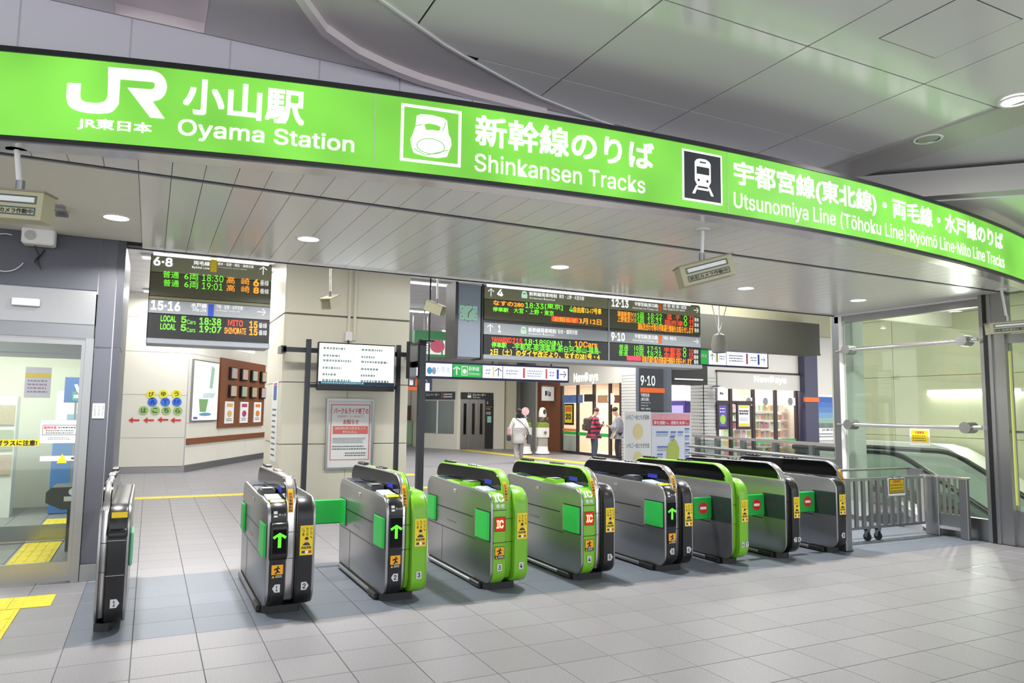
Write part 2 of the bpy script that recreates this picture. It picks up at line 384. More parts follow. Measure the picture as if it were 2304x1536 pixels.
# ---- upper ceiling
CZ = 4.15
CP = mat('ceiling_gloss_panel', '#ebe8e6', 0.15, 0.0, spec=.8)
CM = mat('ceiling_matte', '#d8d1d4', 0.55)
CL = mat('ceiling_lip', '#eae0e3', 0.45)
cup = struct('ceiling_upper', MB().box(-6, -5, CZ+.17, 12, 5.3, CZ+.25), mat('ceiling_void', '#101010', 0.8), 'glossy grey panelled upper ceiling with dark joints')
CURV = [(-3.2, -1.2), (-2.2, .6), (-1.2, 1.9), (-.5, 2.65), (.2, 3.4), (.7, 3.9), (1.18, 4.28), (1.34, 4.38), (1.73, 4.62), (1.96, 4.73), (2.32, 4.89), (2.73, 5.06), (3.39, 5.23), (3.6, 5.262)]
def curvY(x):
    if x >= CURV[-1][0]: return 5.262
    for (a, b), (c, d) in zip(CURV, CURV[1:]):
        if a <= x <= c: return b+(d-b)*(x-a)/(c-a)
    return -9
PX, PY, PW, PH = 2.735, 3.46, 1.262, 1.24
for i in range(-4, 3):
    for j in range(-6, 3):
        a, b, c, d = PX+PW*i+.007, PX+PW*(i+1)-.007, PY+PH*j+.007, min(PY+PH*(j+1)-.007, 5.258)
        b = min(b, 6.2)
        n = 9; top = [(a+(b-a)*k/n, min(d, curvY(a+(b-a)*k/n)-.012)) for k in range(n+1)]
        top = [p for p in top if p[1] > c+.01]
        if len(top) < 2: continue
        pts = [(top[0][0], c), (top[-1][0], c)]+top[::-1]
        ob('ceiling_panel', MB().prism(pts, CZ, CZ+.012, 2), CP, cup)
ob('joint_backing', MB().box(1.0, -5, CZ+.0125, 6.2, 5.26, CZ+.02), mat('joint_black', '#050505', .9), cup)
# curved lip and the plain part left of it
V = []; lip = MB()
for (x0, y0), (x1, y1) in zip(CURV, CURV[1:]):
    lip.prism([(x0, y0-.01), (x1, y1-.01), (x1, y1+.012), (x0, y0+.012)], CZ-.012, CZ+.01, 2)
ob('curved_lip', lip, WHT, cup)
pl = MB()
for (x0, y0), (x1, y1) in zip(CURV, CURV[1:]):
    xs = sorted({x0, x1, *[q for q in (-.34, .2) if x0 < q < x1]})
    for a, b in zip(xs, xs[1:]):
        ya, yb = y0+(y1-y0)*(a-x0)/(x1-x0), y0+(y1-y0)*(b-x0)/(x1-x0); m_ = (a+b)/2
        if -.34 <= m_ <= .2: pl.prism([(a, ya+.012), (b, yb+.012), (b, max(4.1, yb+.05)), (a, max(4.1, yb+.05))], CZ+.002, CZ+.012, 2)
        else: pl.prism([(a, ya+.012), (b, yb+.012), (b, 5.26), (a, 5.26)], CZ+.002, CZ+.012, 2)
ob('plain_field', pl, CM, cup)
ob('coffer', MB().quad((-.34, 4.1, CZ+.075), (.2, 4.1, CZ+.075), (.2, 5.25, CZ+.075), (-.34, 5.25, CZ+.075)).quad((-.34, 5.25, CZ), (.2, 5.25, CZ), (.2, 5.25, CZ+.075), (-.34, 5.25, CZ+.075)).quad((.2, 4.1, CZ), (.2, 5.25, CZ), (.2, 5.25, CZ+.075), (.2, 4.1, CZ+.075)).quad((-.34, 4.1, CZ), (-.34, 5.25, CZ), (-.34, 5.25, CZ+.075), (-.34, 4.1, CZ+.075)), CL, cup)
S1 = [(.25, 3.62), (.5, 4.05), (.77, 4.49), (.93, 4.73), (1.2, 4.93), (1.5, 5.06), (1.75, 5.13), (2.2, 5.19), (2.9, 5.235)]
st = MB()
for (x0, y0), (x1, y1) in zip(S1, S1[1:]): st.prism([(x0, y0), (x1, y1), (x1-.02, y1+.07), (x0-.02, y0+.07)], CZ-.055, CZ+.002, 2)
ob('curved_band', st, CL, cup)
ob('access_hatch', MB().box(4.34, 2.57, CZ-.003, 4.93, 3.15, CZ+.002), CP, cup)
ob('hatch_seam', MB().box(4.333, 2.563, CZ-.001, 4.937, 3.157, CZ+.001), BLK, cup)
# band with downlights and the bulkhead on the right
ob('downlight_band', MB().box(6.2, -5, CZ-.02, 6.72, 5.26, CZ+.1), mat('band_white', '#bdb9b6', 0.35, 0.2), cup)
ob('recess_field', MB().box(6.72, -5, CZ+.02, 9.9, 5.26, CZ+.1), mat('recess_grey', '#c9c8c8', 0.5), cup)
ob('bulkhead', MB().prism([(6.66, 5.2), (8.9, 2.95), (12, 2.95), (12, 5.26), (6.66, 5.26)], 3.86, CZ-.02, 2), mat('bulkhead_white', '#b9b6b4', 0.5), cup)
ob('ceiling_panel', MB().prism([(7.0, 5.1), (9.1, 3.1), (12, 3.1), (12, 5.24), (7.0, 5.24)], 3.845, 3.86, 2), CP, cup)
# ---- inner hall ceiling, with its rows of long panels
IZ = 4.3
INC = mat('hall_ceiling_panel', '#cfcdd6', 0.4, 0.15)
ihc = struct('ceiling_hall', MB().box(-9, 8.02, IZ+.01, 28, 33, IZ+.2), mat('hall_ceiling_gap', '#77767e', 0.7), 'pale slatted ceiling of the hall behind the gates')
y = 8.03
while y < 31.8:
    ob('ceiling_panel', MB().box(-9, y, IZ, 28, y+.59, IZ+.011), INC, ihc); y += .6
struct('wall_soffit_rear', MB().box(-.3, 8.02, SOF+.012, 28, 8.1, IZ), CREAM, 'cream face above the rear edge of the soffit')
struct('wall_soffit_left', MB().box(-9, 7.9, SOF, -.3, 8.1, IZ), CREAM, 'cream face over the glass doors')
# ---- left wall with the sliding glass door
LW = mat('slate_wall_panel', '#5a5c66', 0.35, 0.15, noise=0.03, nscale=3)
PLN = mat('wall_joint', '#b9b9be', 0.6)
LY = 7.76
wl = struct('wall_left', MB().box(-9, LY+.01, 2.62, -.49, 7.9, SOF), PLN, 'slate grey panelled wall above the sliding door')
for a, b in ((-1.77, -.497), (-2.98, -1.78), (-4.19, -2.99)): ob('panel', MB().box(a, LY-.005, 2.655, b, LY+.012, SOF-.002), LW, wl)
pil = struct('pillar_left', MB().box(-.49, LY+.012, 0, -.285, 9.3, SOF), PLN, 'slate grey pillar beside the first ticket gate')
for z0, z1 in ((.16, 2.115), (2.13, SOF-.002)):
    ob('panel', MB().box(-.487, LY-.005, z0, -.35, LY+.014, z1), LW, pil)
    ob('corner_panel', MB().box(-.342, LY-.005, z0, -.28, LY+.5, z1), mat('slate_wall_edge', '#4a4c55', 0.35, 0.2), pil)
ob('side_panel', MB().box(-.30, LY+.51, .16, -.28, 9.31, SOF-.002), LW, pil)
ob('plinth', MB().box(-.49, LY-.015, 0, -.275, 9.31, .155), STEEL, pil)
dh = struct('trim_1', MB().box(-9, LY-.04, 2.33, -.5, 7.9, 2.64), STEEL, 'brushed steel header over the sliding glass door')
ob('sensor_strip', MB().bbox(pY(25, 685, LY-.05).x, LY-.09, 2.46, pY(90, 685, LY-.05).x, LY-.04, 2.53, .008), mat('sensor_grey', '#c9c9d2', .4), dh)
def glass_door(name, y, x0, x1, z1, stile, rail, label, gl=GLASS):
    d = struct(name, MB().box(x0, y-.02, 0.02, x0+stile, y+.02, z1).box(x1-stile, y-.02, .02, x1, y+.02, z1).box(x0+stile, y-.02, .02, x1-stile, y+.02, .02+rail).box(x0+stile, y-.02, z1-.06, x1-stile, y+.02, z1), STEEL, label)
    ob('pane', MB().box(x0+stile, y-.004, .02+rail, x1-stile, y+.004, z1-.06), gl, d); return d
struct('trim_2', MB().box(-9, LY-.03, 2.2, -.5, LY+.05, 2.33), STEEL_D, 'steel rail below the door header')
struct('trim_3', MB().box(-.56, LY-.03, 0, -.495, LY+.06, 2.2), STEEL, 'steel jamb between the glass door and the pillar')
door1 = glass_door('door_1', LY+.01, -2.6, -.562, 2.2, .03, .17, 'sliding glass door with a yellow caution strip')
glass_door('door_3', LY+.07, -4.5, -2.62, 2.2, .06, .17, 'sliding glass door leaf at the edge of the picture')
VY = 10.2
struct('trim_4', MB().box(-6, VY-.05, 2.2, -.6, VY+.1, 2.46), STEEL, 'steel header over the inner glass door')
door2 = glass_door('door_2', VY, -2.05, -.62, 2.2, .09, .17, 'inner sliding glass door of the travel centre')
glass_door('door_4', VY+.08, -3.6, -1.86, 2.2, .1, .17, 'second leaf of the inner glass door')
struct('wall_vestibule_side', MB().box(-.6, 7.9, 0, -.56, 13.6, 3.0), CREAM, 'cream side wall inside the vestibule')
struct('wall_vestibule_left', MB().box(-5, 7.9, 0, -4.9, 14, 3.0), CREAM, 'cream far side wall of the travel centre')
struct('wall_travel_centre', MB().box(-5, 13.6, 0, -.56, 13.7, 3.0), CREAM, 'cream rear wall of the travel centre')
struct('ceiling_vestibule', MB().box(-5, 7.9, 2.95, -.56, 13.7, 3.0), mat('vestibule_ceiling', '#c8c4ae', .6), 'cream vestibule ceiling')
# ---- hall walls behind the gates on the left
AY = 19.45
wa = struct('wall_atm', MB().box(-6, AY, 0, .82, AY+.15, IZ), PLN, 'cream panelled wall with coloured lettering discs')
for x0, x1 in ((-2.4, -.62), (-.61, .79)):
    for z0, z1 in ((.16, .83), (.84, 1.85), (1.86, 2.88), (2.89, 3.7), (3.71, IZ)): ob('panel', MB().box(x0, AY-.012, z0, x1, AY+.002, z1), CREAM, wa)
ob('baseboard', MB().box(-6, AY-.03, 0, .82, AY+.01, .15), STEEL, wa)
A0 = Vector((.80, AY, 0)); A1 = Vector((3.45, 24.6, 0)); AD = (A1-A0).normalized(); AN = Vector((AD.y, -AD.x, 0)); AL = (A1-A0).length
def frA(u, v, w): p = A0+AD*u+AN*w; return (p.x, p.y, v)
def pA(x, y): p = pL(x, y, A0, AD); return (p-A0).dot(AD), p.z
def boxA(mb, u0, u1, w0, w1, z0, z1):
    q = [frA(u, 0, w)[:2] for u, w in ((u0, w0), (u1, w0), (u1, w1), (u0, w1))]; return mb.prism(q, z0, z1, 2)
wang = struct('wall_angled', boxA(MB(), 0, AL+1.5, -.15, 0, 0, IZ), PLN, 'cream panelled wall running away at an angle beside the concourse')
for u0, u1 in ((.02, 1.93), (1.94, 3.86), (3.87, 5.6)):
    for z0, z1 in ((.17, .6), (.61, 1.18), (1.19, 2.3), (2.31, 2.88), (2.89, 3.7), (3.71, IZ)): ob('panel', boxA(MB(), u0, u1, 0, .012, z0, z1), CREAM, wang)
ob('baseboard', boxA(MB(), 0, AL+1.5, 0, .03, 0, .16), STEEL_D, wang)
ob('wooden_rail', boxA(MB(), .05, pA(590, 985)[0]+.2, .012, .05, .66, .81), WOOD, wang)
# ---- broad pillar carrying the monitor
PYL = 12.9
CRP = mat('pillar_cream_panel', '#dedac8', 0.3, noise=0.03, nscale=2)
pc = struct('pillar_centre', MB().box(2.03, PYL+.012, 0, 4.24, 14.7, IZ), mat('pillar_joint', '#6e6c5e', .6), 'broad cream panelled pillar behind the gates')
for z0, z1 in ((0, .96), (.972, 2.02), (2.032, 3.2), (3.23, IZ)):
    for x0, x1 in ((2.02, 3.13), (3.134, 4.25)): ob('panel', MB().bbox(x0, PYL-.01, z0, x1, PYL+.014, z1, .006), CRP, pc)
    for y0, y1 in ((PYL+.0, 13.8), (13.806, 14.7)): ob('panel', MB().box(2.0, y0, z0, 2.032, y1, z1), CRP, pc)
# ---- far end of the hall
FARW = mat('far_wall_warm_white', '#dcd9d0', .5)
wf = struct('wall_far', MB().box(2, 30.6, 0, 15, 30.8, IZ), FARW, 'far end wall of the hall')
# ---- right side: glazed screen, escalator well
RX = 9.7
RWL = mat('well_wall_green_stone', '#c8c9ac', .35, noise=0.08, nscale=1.2)
rw = struct('wall_right', MB().box(12.7, 1, -4, 12.9, 10.6, IZ), mat('well_joint', '#9a9c80', .6), 'pale green stone wall of the escalator well')
yy = 2.0
while yy < 10.4:
    for z0, z1 in ((-1.0, .1), (.11, 1.2), (1.21, 2.3), (2.31, 3.4), (3.41, IZ)): ob('panel', MB().box(12.688, yy, z0, 12.702, min(yy+1.79, 10.6), z1), RWL, rw)
    yy += 1.8
struct('ceiling_well', MB().box(9.9, 1, 4.0, 12.9, 8.02, 4.1), mat('well_ceiling', '#c9c8b4', .6), 'ceiling above the escalator')
struct('floor_landing', MB().box(9.72, 8, -.3, 12.7, 10.6, -.007), STEEL_D, 'steel escalator landing')
# ================================================================ TICKET GATES
def arc2(cx, cy, r, a0, a1, n=6): return [(cx+r*math.cos(math.radians(a0+(a1-a0)*k/n)), cy+r*math.sin(math.radians(a0+(a1-a0)*k/n))) for k in range(n+1)]
# side profiles in (Y, Z), front (towards the viewer) first
P_BODY = arc2(6.03, .18, .122, 270, 180)+[(5.906, .45)]+arc2(6.03, .73, .122, 180, 96)+[(6.14, .853), (6.27, .866), (6.33, .862), (6.62, .86), (7.0, .872), (7.38, .884)]+arc2(7.42, .75, .133, 88, 2)+[(7.53, .4), (7.5, .058)]
P_LOBE = arc2(6.03, .18, .122, 270, 180)+[(5.906, .45)]+arc2(6.07, .72, .165, 180, 92)+[(6.3, .888), (7.38, .89)]+arc2(7.42, .75, .138, 88, 2)+[(7.53, .4), (7.5, .058)]
P_FIN = [(6.08, .058), (6.0, .1), (5.965, .18), (5.955, .45), (5.96, .74)]+arc2(6.22, .79, .25, 168, 95, 8)+[(6.5, 1.038), (7.46, 1.022)]+arc2(7.5, .86, .16, 88, 5)+[(7.64, .8), (7.56, .7), (7.52, .058)]
P_LOW = arc2(6.03, .18, .122, 270, 180)+[(5.906, .45), (5.906, .80), (5.93, .853), (7.55, .853), (7.53, .4), (7.5, .058)]
def hood_profile(d=.013):
    return [(6.0+d, .868), (6.02+d, .9)]+arc2(6.22, .79, .25-d, 150, 95, 8)+[(6.5, 1.038-d), (7.46, 1.022-d)]+arc2(7.5, .86, .16-d, 88, 10)+[(7.6, .868)]
LED_G = E_('led_green', '#52ff2a', 1.6); LED_R = E_('led_ic_red', '#b81806', .9); LED_IC = E_('led_ic_cream', '#ffe6a0', 1.3); LED_BL = E_('reader_blue', '#9ec4ff', .9)
PADW = mat('reader_pad_white', '#dfe6f2', .3); SCRB = E_('small_screen_blue', '#2230b0', .5); TAGW = mat('number_tag_grey', '#cfd2d4', .5); PLINTH = mat('plinth_black', '#1c1d1e', .5)
SKIN_P = mat('print_skin', '#e2b48f', .6); SUIT = mat('print_suit', '#33394a', .6)
def frG(y): return lambda u, v, w: (u, y-w, v)
def number_tag(pr, u, v, s, ch, side):
    s *= 1.15
    if side == 'plain': pr.rect(u-s*.75, v-s, u+s*.75, v+s, TAGW)
    elif side == 'r': pr.poly([(u-s*.8, v-s), (u+s*.5, v-s), (u+s*1.15, v), (u+s*.5, v+s), (u-s*.8, v+s)], TAGW)
    else: pr.poly([(u-s*.5, v-s), (u+s*.8, v-s), (u+s*.8, v+s), (u-s*.5, v+s), (u-s*1.15, v)], TAGW)
    w = .22 if ch == '1' else .42
    pr.text(ch, u-s*w, v-s*.65, u+s*w, v+s*.65, INK, .02, dw=.001)
def ad_sticker(root, u0, u1, v0, v1, y):
    pr = Print(frG(y), .003); c = (u0+u1)/2; W, Hh = u1-u0, v1-v0
    pr.rect(u0, v0, u1, v1, STY)
    for k, t in enumerate(('なんで、', '私が東大', 'に?!')):
        x1 = u1-W*(.06+.3*k); n = len(t)
        for q, ch in enumerate(t): pr.text(ch, x1-W*.2, v1-Hh*(.05+.1*(q+1)), x1, v1-Hh*(.06+.1*q)-.001, mat('ad_olive_ink', '#6b5c12', .6), .01, 1, dw=.001)
    pr.ell(c, v0+Hh*.50, W*.13, Hh*.085, SKIN_P, .001, 12).poly([(c-W*.14, v0+Hh*.52), (c+W*.14, v0+Hh*.52), (c+W*.13, v0+Hh*.58), (c, v0+Hh*.615), (c-W*.13, v0+Hh*.58)], INK, .002)
    pr.poly([(c-W*.3, v0+Hh*.33), (c+W*.3, v0+Hh*.33), (c+W*.2, v0+Hh*.40), (c+W*.06, v0+Hh*.43), (c-W*.06, v0+Hh*.43), (c-W*.2, v0+Hh*.40)], SUIT, .001)
    pr.text('四谷学院', u0+W*.12, v0+Hh*.20, u1-W*.12, v0+Hh*.30, INK, .03, 1, dw=.001)
    pr.rect(u0+W*.15, v0+Hh*.06, u0+W*.4, v0+Hh*.15, mat('ad_navy', '#3b3f6a', .6), .001).rect(u0+W*.42, v0+Hh*.06, u0+W*.64, v0+Hh*.15, WPAP, .001).rect(u0+W*.66, v0+Hh*.06, u1-W*.1, v0+Hh*.15, INKR, .001)
    pr.build(root, 'sticker_print')
def warn_sticker(root, u0, u1, v0, v1, y):
    pr = Print(frG(y), .003); W, Hh = u1-u0, v1-v0
    pr.rect(u0, v0, u1, v1, INK).rect(u0+W*.04, v0+Hh*.28, u1-W*.04, v1-Hh*.04, STO, .001)
    c, z = u0+W*.45, v0+Hh*.62
    pr.ell(c+W*.1, z+Hh*.2, W*.07, W*.07, INK, .002, 10)
    for a, b, t in (((c, z+.1*Hh), (c+.08*W, z-.12*Hh), .07), ((c+.08*W, z-.12*Hh), (c-.12*W, z-.28*Hh), .06), ((c+.06*W, z-.1*Hh), (c+.24*W, z-.2*Hh), .06), ((c, z+.1*Hh), (c-.22*W, z-.02*Hh), .05), ((c+.04*W, z+.1*Hh), (c+.26*W, z+.08*Hh), .05)):
        d = Vector((b[0]-a[0], b[1]-a[1])).normalized(); n = Vector((-d.y, d.x))*t*W
        pr.poly([(a[0]-n.x, a[1]-n.y), (b[0]-n.x, b[1]-n.y), (b[0]+n.x, b[1]+n.y), (a[0]+n.x, a[1]+n.y)], INK, .002)
    pr.poly([(u0+W*.06, v0+Hh*.05), (u0+W*.3, v0+Hh*.05), (u0+W*.18, v0+Hh*.24)], STO, .002)
    pr.lines(u0+W*.36, v0+Hh*.05, u1-W*.06, v0+Hh*.24, 2, INKW, .45, dw=.002)
    pr.build(root, 'sticker_print')
def sloped(P, y0, y1, x0, x1, h=.004, w0=.0):
    """a thin plate that follows the top of profile P between y0 and y1"""
    pts = sorted([p for p in P if p[1] > .6 and y0 < p[0] < y1]); f = lambda y: topz(P, y)
    a = [(y0, f(y0)+w0)]+[(p[0], p[1]+w0) for p in pts]+[(y1, f(y1)+w0)]
    return MB().prism(a+[(y, z+h) for y, z in a[::-1]], x0, x1, 0)
def topz(P, y):
    best = 0
    for (a, b), (c, d) in zip(P, P[1:]+P[:1]):
        if min(a, c) <= y <= max(a, c) and abs(c-a) > 1e-6: best = max(best, b+(d-b)*(y-a)/(c-a))
    return best
def front_y(P, z):
    best = 99
    for (a, b), (c, d) in zip(P, P[1:]+P[:1]):
        if min(b, d) <= z <= max(b, d) and abs(d-b) > 1e-6: best = min(best, a+(c-a)*(z-b)/(d-b))
    return best
def curve_print(P, dy=0.0): return lambda u, v, w: (u, front_y(P, v)-dy-w, v)
def top_print(P):
    """v runs along Y on the top of the profile"""
    return lambda u, v, w: (u, v, topz(P, v)+w)
def flap_leaf(root, x_hinge, y, length, sign, stop):
    mb = MB().bbox(x_hinge, y-.012, .445, x_hinge+sign*length, y+.012, .682, .01); f = ob('flap', mb, FLAP, root)
    if stop:
        pr = Print(frG(y-.012), .002); c = x_hinge+sign*length*.5
        pr.ell(c, .565, .062, .062, mat('no_entry_red', '#d3282c', .5)).rect(c-.042, .552, c+.042, .58, INKW, .001); pr.build(f, 'no_entry_mark')
def gate(name, label, x0, x1, left=None, fin=None, right=None, nl=None, nr=None, arrow=False, ic=False, pocket=True, kick=True, ad=True, finw=None, loc_y=6.7, closed=False, edge=None, nose=False):
    t = thing(name, label, 'ticket gate', ((x0+x1)/2, loc_y, 0), 'row of automatic ticket gates')
    cm = {'k': BLK, 'g': GRN, 's': STEELB, 'd': STEEL_D}
    if left and right: lw = .147; fl, fr_ = x0+lw, x1-.142
    elif left: lw = x1-x0-.07; fl, fr_ = x0+lw, x1
    else: lw = 0; fl, fr_ = x0+.016, x1-.135
    # plinth, kick rail
    ob('plinth', MB().prism(arc2(6.12, .0, .0, 0, 0, 1)[:0]+[(x0+.0, 6.05), (x0+.05, 6.0), (x1-.1, 6.0), (x1-.08, 6.05), (x1-.08, 7.46), (x0, 7.46)], 0, .06, 2), PLINTH, t)
    if kick:
        ob('kick_rail', MB().bbox(x0-.03, 6.3, .012, x0+.002, 7.42, .05, .01), STEEL_D, t)
        ob('rail_end', MB().bbox(x0-.034, 6.08, .006, x0+.002, 6.3, .055, .008), BLK, t)
    if left:
        side = ob('side_panel', MB().prism(P_BODY, x0, x0+.028, 0, .008), STEEL, t, 35)
        ob('front_cover', MB().prism([(y-.003 if y < 6.2 else y, z+(.002 if z > .5 else 0)) for y, z in P_BODY], x0+.026, fl-.002, 0, .01), cm[left], t, 35)
        xs = x0
    else:
        side = ob('side_panel', MB().prism(P_LOW, x0, x0+.018, 0, .006), STEEL, t, 35); xs = x0
    if left != 'x' and kick:
        # seams, keyhole plate, maker plate, flap pockets on the lane side
        s = MB()
        for ya, za, yb, zb in ((6.3, .607, 7.25, .597), (6.24, .415, 7.5, .408), (7.08, .06, 7.08, .41)): s.box(xs-.0012, ya-.0015, min(za, zb)-.0015, xs, yb+.0015, max(za, zb)+.0015)
        ob('panel_seam', s, BLK, side)
        ob('keyhole_plate', MB().bbox(xs-.004, 6.72, .775, xs, 6.79, .81, .003), STEELB, side)
        ob('maker_plate', MB().box(xs-.002, 6.72, .48, xs, 6.95, .5), STEEL_D, side)
        for y0, y1 in ((5.925, 6.225), (7.26, 7.5)):
            ob('flap_pocket', MB().box(xs-.003, y0-.012, .432, xs+.001, y1+.012, .695), mat('pocket_teal', '#2a3634', .3) if closed else BLK, side)
            if not closed:
                f = ob('flap', MB().prism([(-.0, y0), (-.014, y0+.012), (-.018, (y0+y1)/2), (-.014, y1-.012), (0, y1)] and [(xs-.004, y0), (xs-.02, y0+.02), (xs-.024, (y0+y1)/2), (xs-.02, y1-.02), (xs-.004, y1)], .445, .683, 2), FLAP, t, 30)
            ob('hinge_strip', MB().box(xs-.006, y1, .435, xs-.001, y1+.014, .69), STEELB, side)
    # fin with its hood
    c = fin or 's'
    if len(c) == 2: m_ = (fl+fr_)/2; parts = ((fl, m_, c[0]), (m_, fr_, c[1]))
    else: parts = ((fl, fr_, c),)
    for a, b, k in parts:
        ob('fin', MB().prism(P_FIN, a, b, 0, .012), cm[k], t, 35)
    hp = hood_profile(); hg = ob('hood_panel', MB().prism(hp, fl-.006, fl+.004, 0), BLKG, t, 30)
    ob('hood_panel', MB().prism(hp, fr_-.004, fr_+.006, 0), BLKG, t, 30)
    for zz in (.618, .418): ob('fin_seam', MB().box(fl-.001, 5.952, zz, fr_+.001, 5.96, zz+.004), BLK, t)
    for yy in (6.62, 7.28):
        for k in range(4):
            ob('sensor_stud', MB().bbox((fl+fr_)/2-.028, yy+k*.062-.024, 1.022, (fl+fr_)/2+.028, yy+k*.062+.024, 1.046, .006), BLK, t)
    if left:
        pr = Print(curve_print(P_FIN), .004); a, b = fl+.012, min(fl+.05, fr_-.005); n = 8
        for k in range(n): pr.rect(a, .77+.022*k, b, .77+.022*(k+1), STO)
        for k in range(6): pr.text('お手を触れない'[k], a+.006, .775+.025*(5-k), b-.006, .795+.025*(5-k), INK, .02, 1, dw=.0015)
        pr.build(t, 'warning_strip')
    if right:
        ob('outer_lobe', MB().prism(P_LOBE, fr_+.001, x1-.02, 0, .012), cm[right], t, 35)
        ob('outer_panel', MB().prism([(y+(.012 if y < 6.2 else 0), z) for y, z in P_LOBE], x1-.022, x1, 0, .01), STEEL if right != 'g' else GRN, t, 35)
        if ad: ad_sticker(t, fr_+.022, x1-.02, .445, .672, 5.904)
        if nr:
            pr = Print(frG(5.904), .003)
            if isinstance(nr, str): number_tag(pr, (fr_+x1)/2-.005, .212, .026, nr, 'plain' if right == 'g' else 'r')
            else:
                for q, (ch, sd) in enumerate(nr): number_tag(pr, fr_+.038+.058*q, .212, .022, ch, sd)
            pr.build(t, 'number_tag')
    if left:
        yF = 5.9; yN = 5.9; cl, cr = x0+.032, fl-.008
        pr = Print(frG(yF), .003)
        if nl: number_tag(pr, (cl+cr)/2, .212, .026, nl, 'plain' if left == 'g' else 'l')
        if nose:
            ob('arrow_housing', MB().prism(arc2(5.9, .47, .045, 270, 180, 3)+arc2(5.9, .665, .045, 180, 90, 4)+[(5.95, .71), (5.95, .425)], cl-.004, cr+.012, 0, .012), BLK, t, 35)
            for yy in (.43, .74): pass
            pr.build(t, 'front_display'); pr = Print(frG(5.855), .003)
        if arrow:
            pr.rect(cl+.004, .48, cr-.004, .66, BLKG) if nose else pr.rect(cl+.002, .45, cr-.002, .69, BLKG); pr.arrow((cl+cr)/2, .58, .056, 90, LED_G, .42, .002)
        if ic:
            pr.rect(cl+.006, .528, cr-.006, .645, LED_R).frame(cl+.002, .524, cr-.002, .649, .005, INK, .001).text('IC', cl+.02, .55, cr-.02, .622, LED_IC, .03, dw=.002)
        pr.build(t, 'front_display')
        if arrow or ic: warn_sticker(t, cl+.006, cr-.008, .286, .392, yF)
        if closed and ad: ad_sticker(t, cl+.006, cr-.006, .445, .672, yF)
        for zz in (.704, .423): ob('cover_seam', MB().box(x0+.024, yF-.0015, zz, fl, yF+.01, zz+.004), INK, t)
        if arrow or ic:
            # reader pad, ticket mouth, raised outlet and small screens along the top
            rd = ob('card_reader', sloped(P_BODY, 6.07, 6.3, x0+.02, fl-.02, .014, .002), PADW, t)
            c0 = (x0+fl)/2; Pt = Print(top_print(P_BODY), .0175); Pt.ell(c0, 6.185, .045, .055, LED_BL).ell(c0, 6.185, .03, .038, PADW, .0008); Pt.build(rd, 'reader_ring')
            ob('ticket_outlet', MB().prism([(6.42, .855), (6.44, .9), (6.6, .906), (6.68, .875), (6.7, .855)], x0+.015, fl-.012, 0, .006), GRN if left == 'g' else DKG, t)
            ob('small_screen', sloped(P_BODY, 6.46, 6.58, x0+.03, fl-.03, .004, .046), mat('screen_grey', '#9aa5a3', .25), t)
            ob('rear_display', sloped(P_BODY, 7.08, 7.32, x0+.03, fl-.015, .006, .002), mat('display_slate', '#39425a', .12), t)
            ob('hood_screen', MB().box(fl-.009, 6.2, .9, fl-.005, 6.36, .94), SCRB, t)
            if arrow:
                q = Print(curve_print(P_BODY), .006); q.text('きっぷ', cl+.05, .755, cr-.004, .772, INKW, .01, 1).rect(cl+.012, .745, cl+.04, .79, INKW)
                q.build(t, 'ticket_mark')
                mo = ob('ticket_mouth', MB().prism([(5.955, .803), (5.945, .814), (6.02, .862), (6.055, .864), (6.055, .84)], cl-.001, cr+.001, 0, .004), mat('mouth_yellow', '#e6e21e', .4), t)
                ob('slot', MB().prism([(5.955, .813), (5.965, .826), (6.005, .852), (6.015, .852), (6.01, .842)], cl+.016, cr-.016, 0), BLK, mo)
            else:
                q = Print(curve_print(P_BODY), .006); q.text('IC', cl+.006, .775, cr-.006, .84, INKW, .03, fine=5).text('専用', cl+.014, .722, cr-.012, .76, INKW, .01, fine=2)
                q.build(t, 'lettering')
    return t
g = gate('ticket_gate', 'end ticket gate with one black front by the slate pillar, numbered 1', -.275, -.08, None, 's', 'k', None, '1', kick=False, ad=False)
gate('ticket_gate', 'black and silver ticket gate numbered 1 and 2 with green arrow', .855, 1.222, 'k', 's', 'k', '1', '2', arrow=True, nose=True)
gate('ticket_gate', 'ticket gate with black left front, green right front, numbered 2 and 3', 1.79, 2.158, 'k', 'sg', 'g', '2', '3', arrow=True)
gate('ticket_gate', 'all-green ticket gate with lit IC panel, numbered 3 and 4', 2.738, 3.115, 'g', 'g', 'g', '3', '4', ic=True)
gate('ticket_gate', 'ticket gate with green IC front and black right front, numbered 4 and 5', 3.668, 4.06, 'g', 'gs', 'k', '4', '5', ic=True)
gate('ticket_gate', 'black and silver ticket gate with green arrow, numbered 5 and 6', 4.64, 5.01, 'k', 's', 'k', '5', '6', arrow=True)
gate('ticket_gate', 'narrow ticket gate with a single green front, numbered 6 and 7', 5.515, 5.757, None, 'g', 'g', None, (('6', 'plain'), ('7', 'plain')), closed=True)
gate('ticket_gate', 'narrow ticket gate with a single black front, numbered 7 and 8', 6.285, 6.52, None, 's', 'k', None, (('7', 'l'), ('8', 'r')), closed=True)
gate('ticket_gate', 'last ticket gate before the steel fence, black front numbered 8', 7.085, 7.31, 'k', 'd', None, '8', closed=True)
GATES = [o for o in COL.objects if o.name.startswith('ticket_gate')]
GATES.sort(key=lambda o: o.location.x)
flap_leaf(GATES[2], 1.79, 7.4, .29, -1, False)
for gi, xh in ((6, 5.515), (7, 6.285), (8, 7.085)): flap_leaf(GATES[gi], xh, 6.215, .25, -1, True)
for gi, xh in ((5, 5.01), (6, 5.757), (7, 6.52)): flap_leaf(GATES[gi], xh, 6.215, .24, 1, True)
pr = Print(frG(5.904), .004); pr.rect(-.2, .80, -.1, .84, STY); pr.build(GATES[0], 'sticker_print')
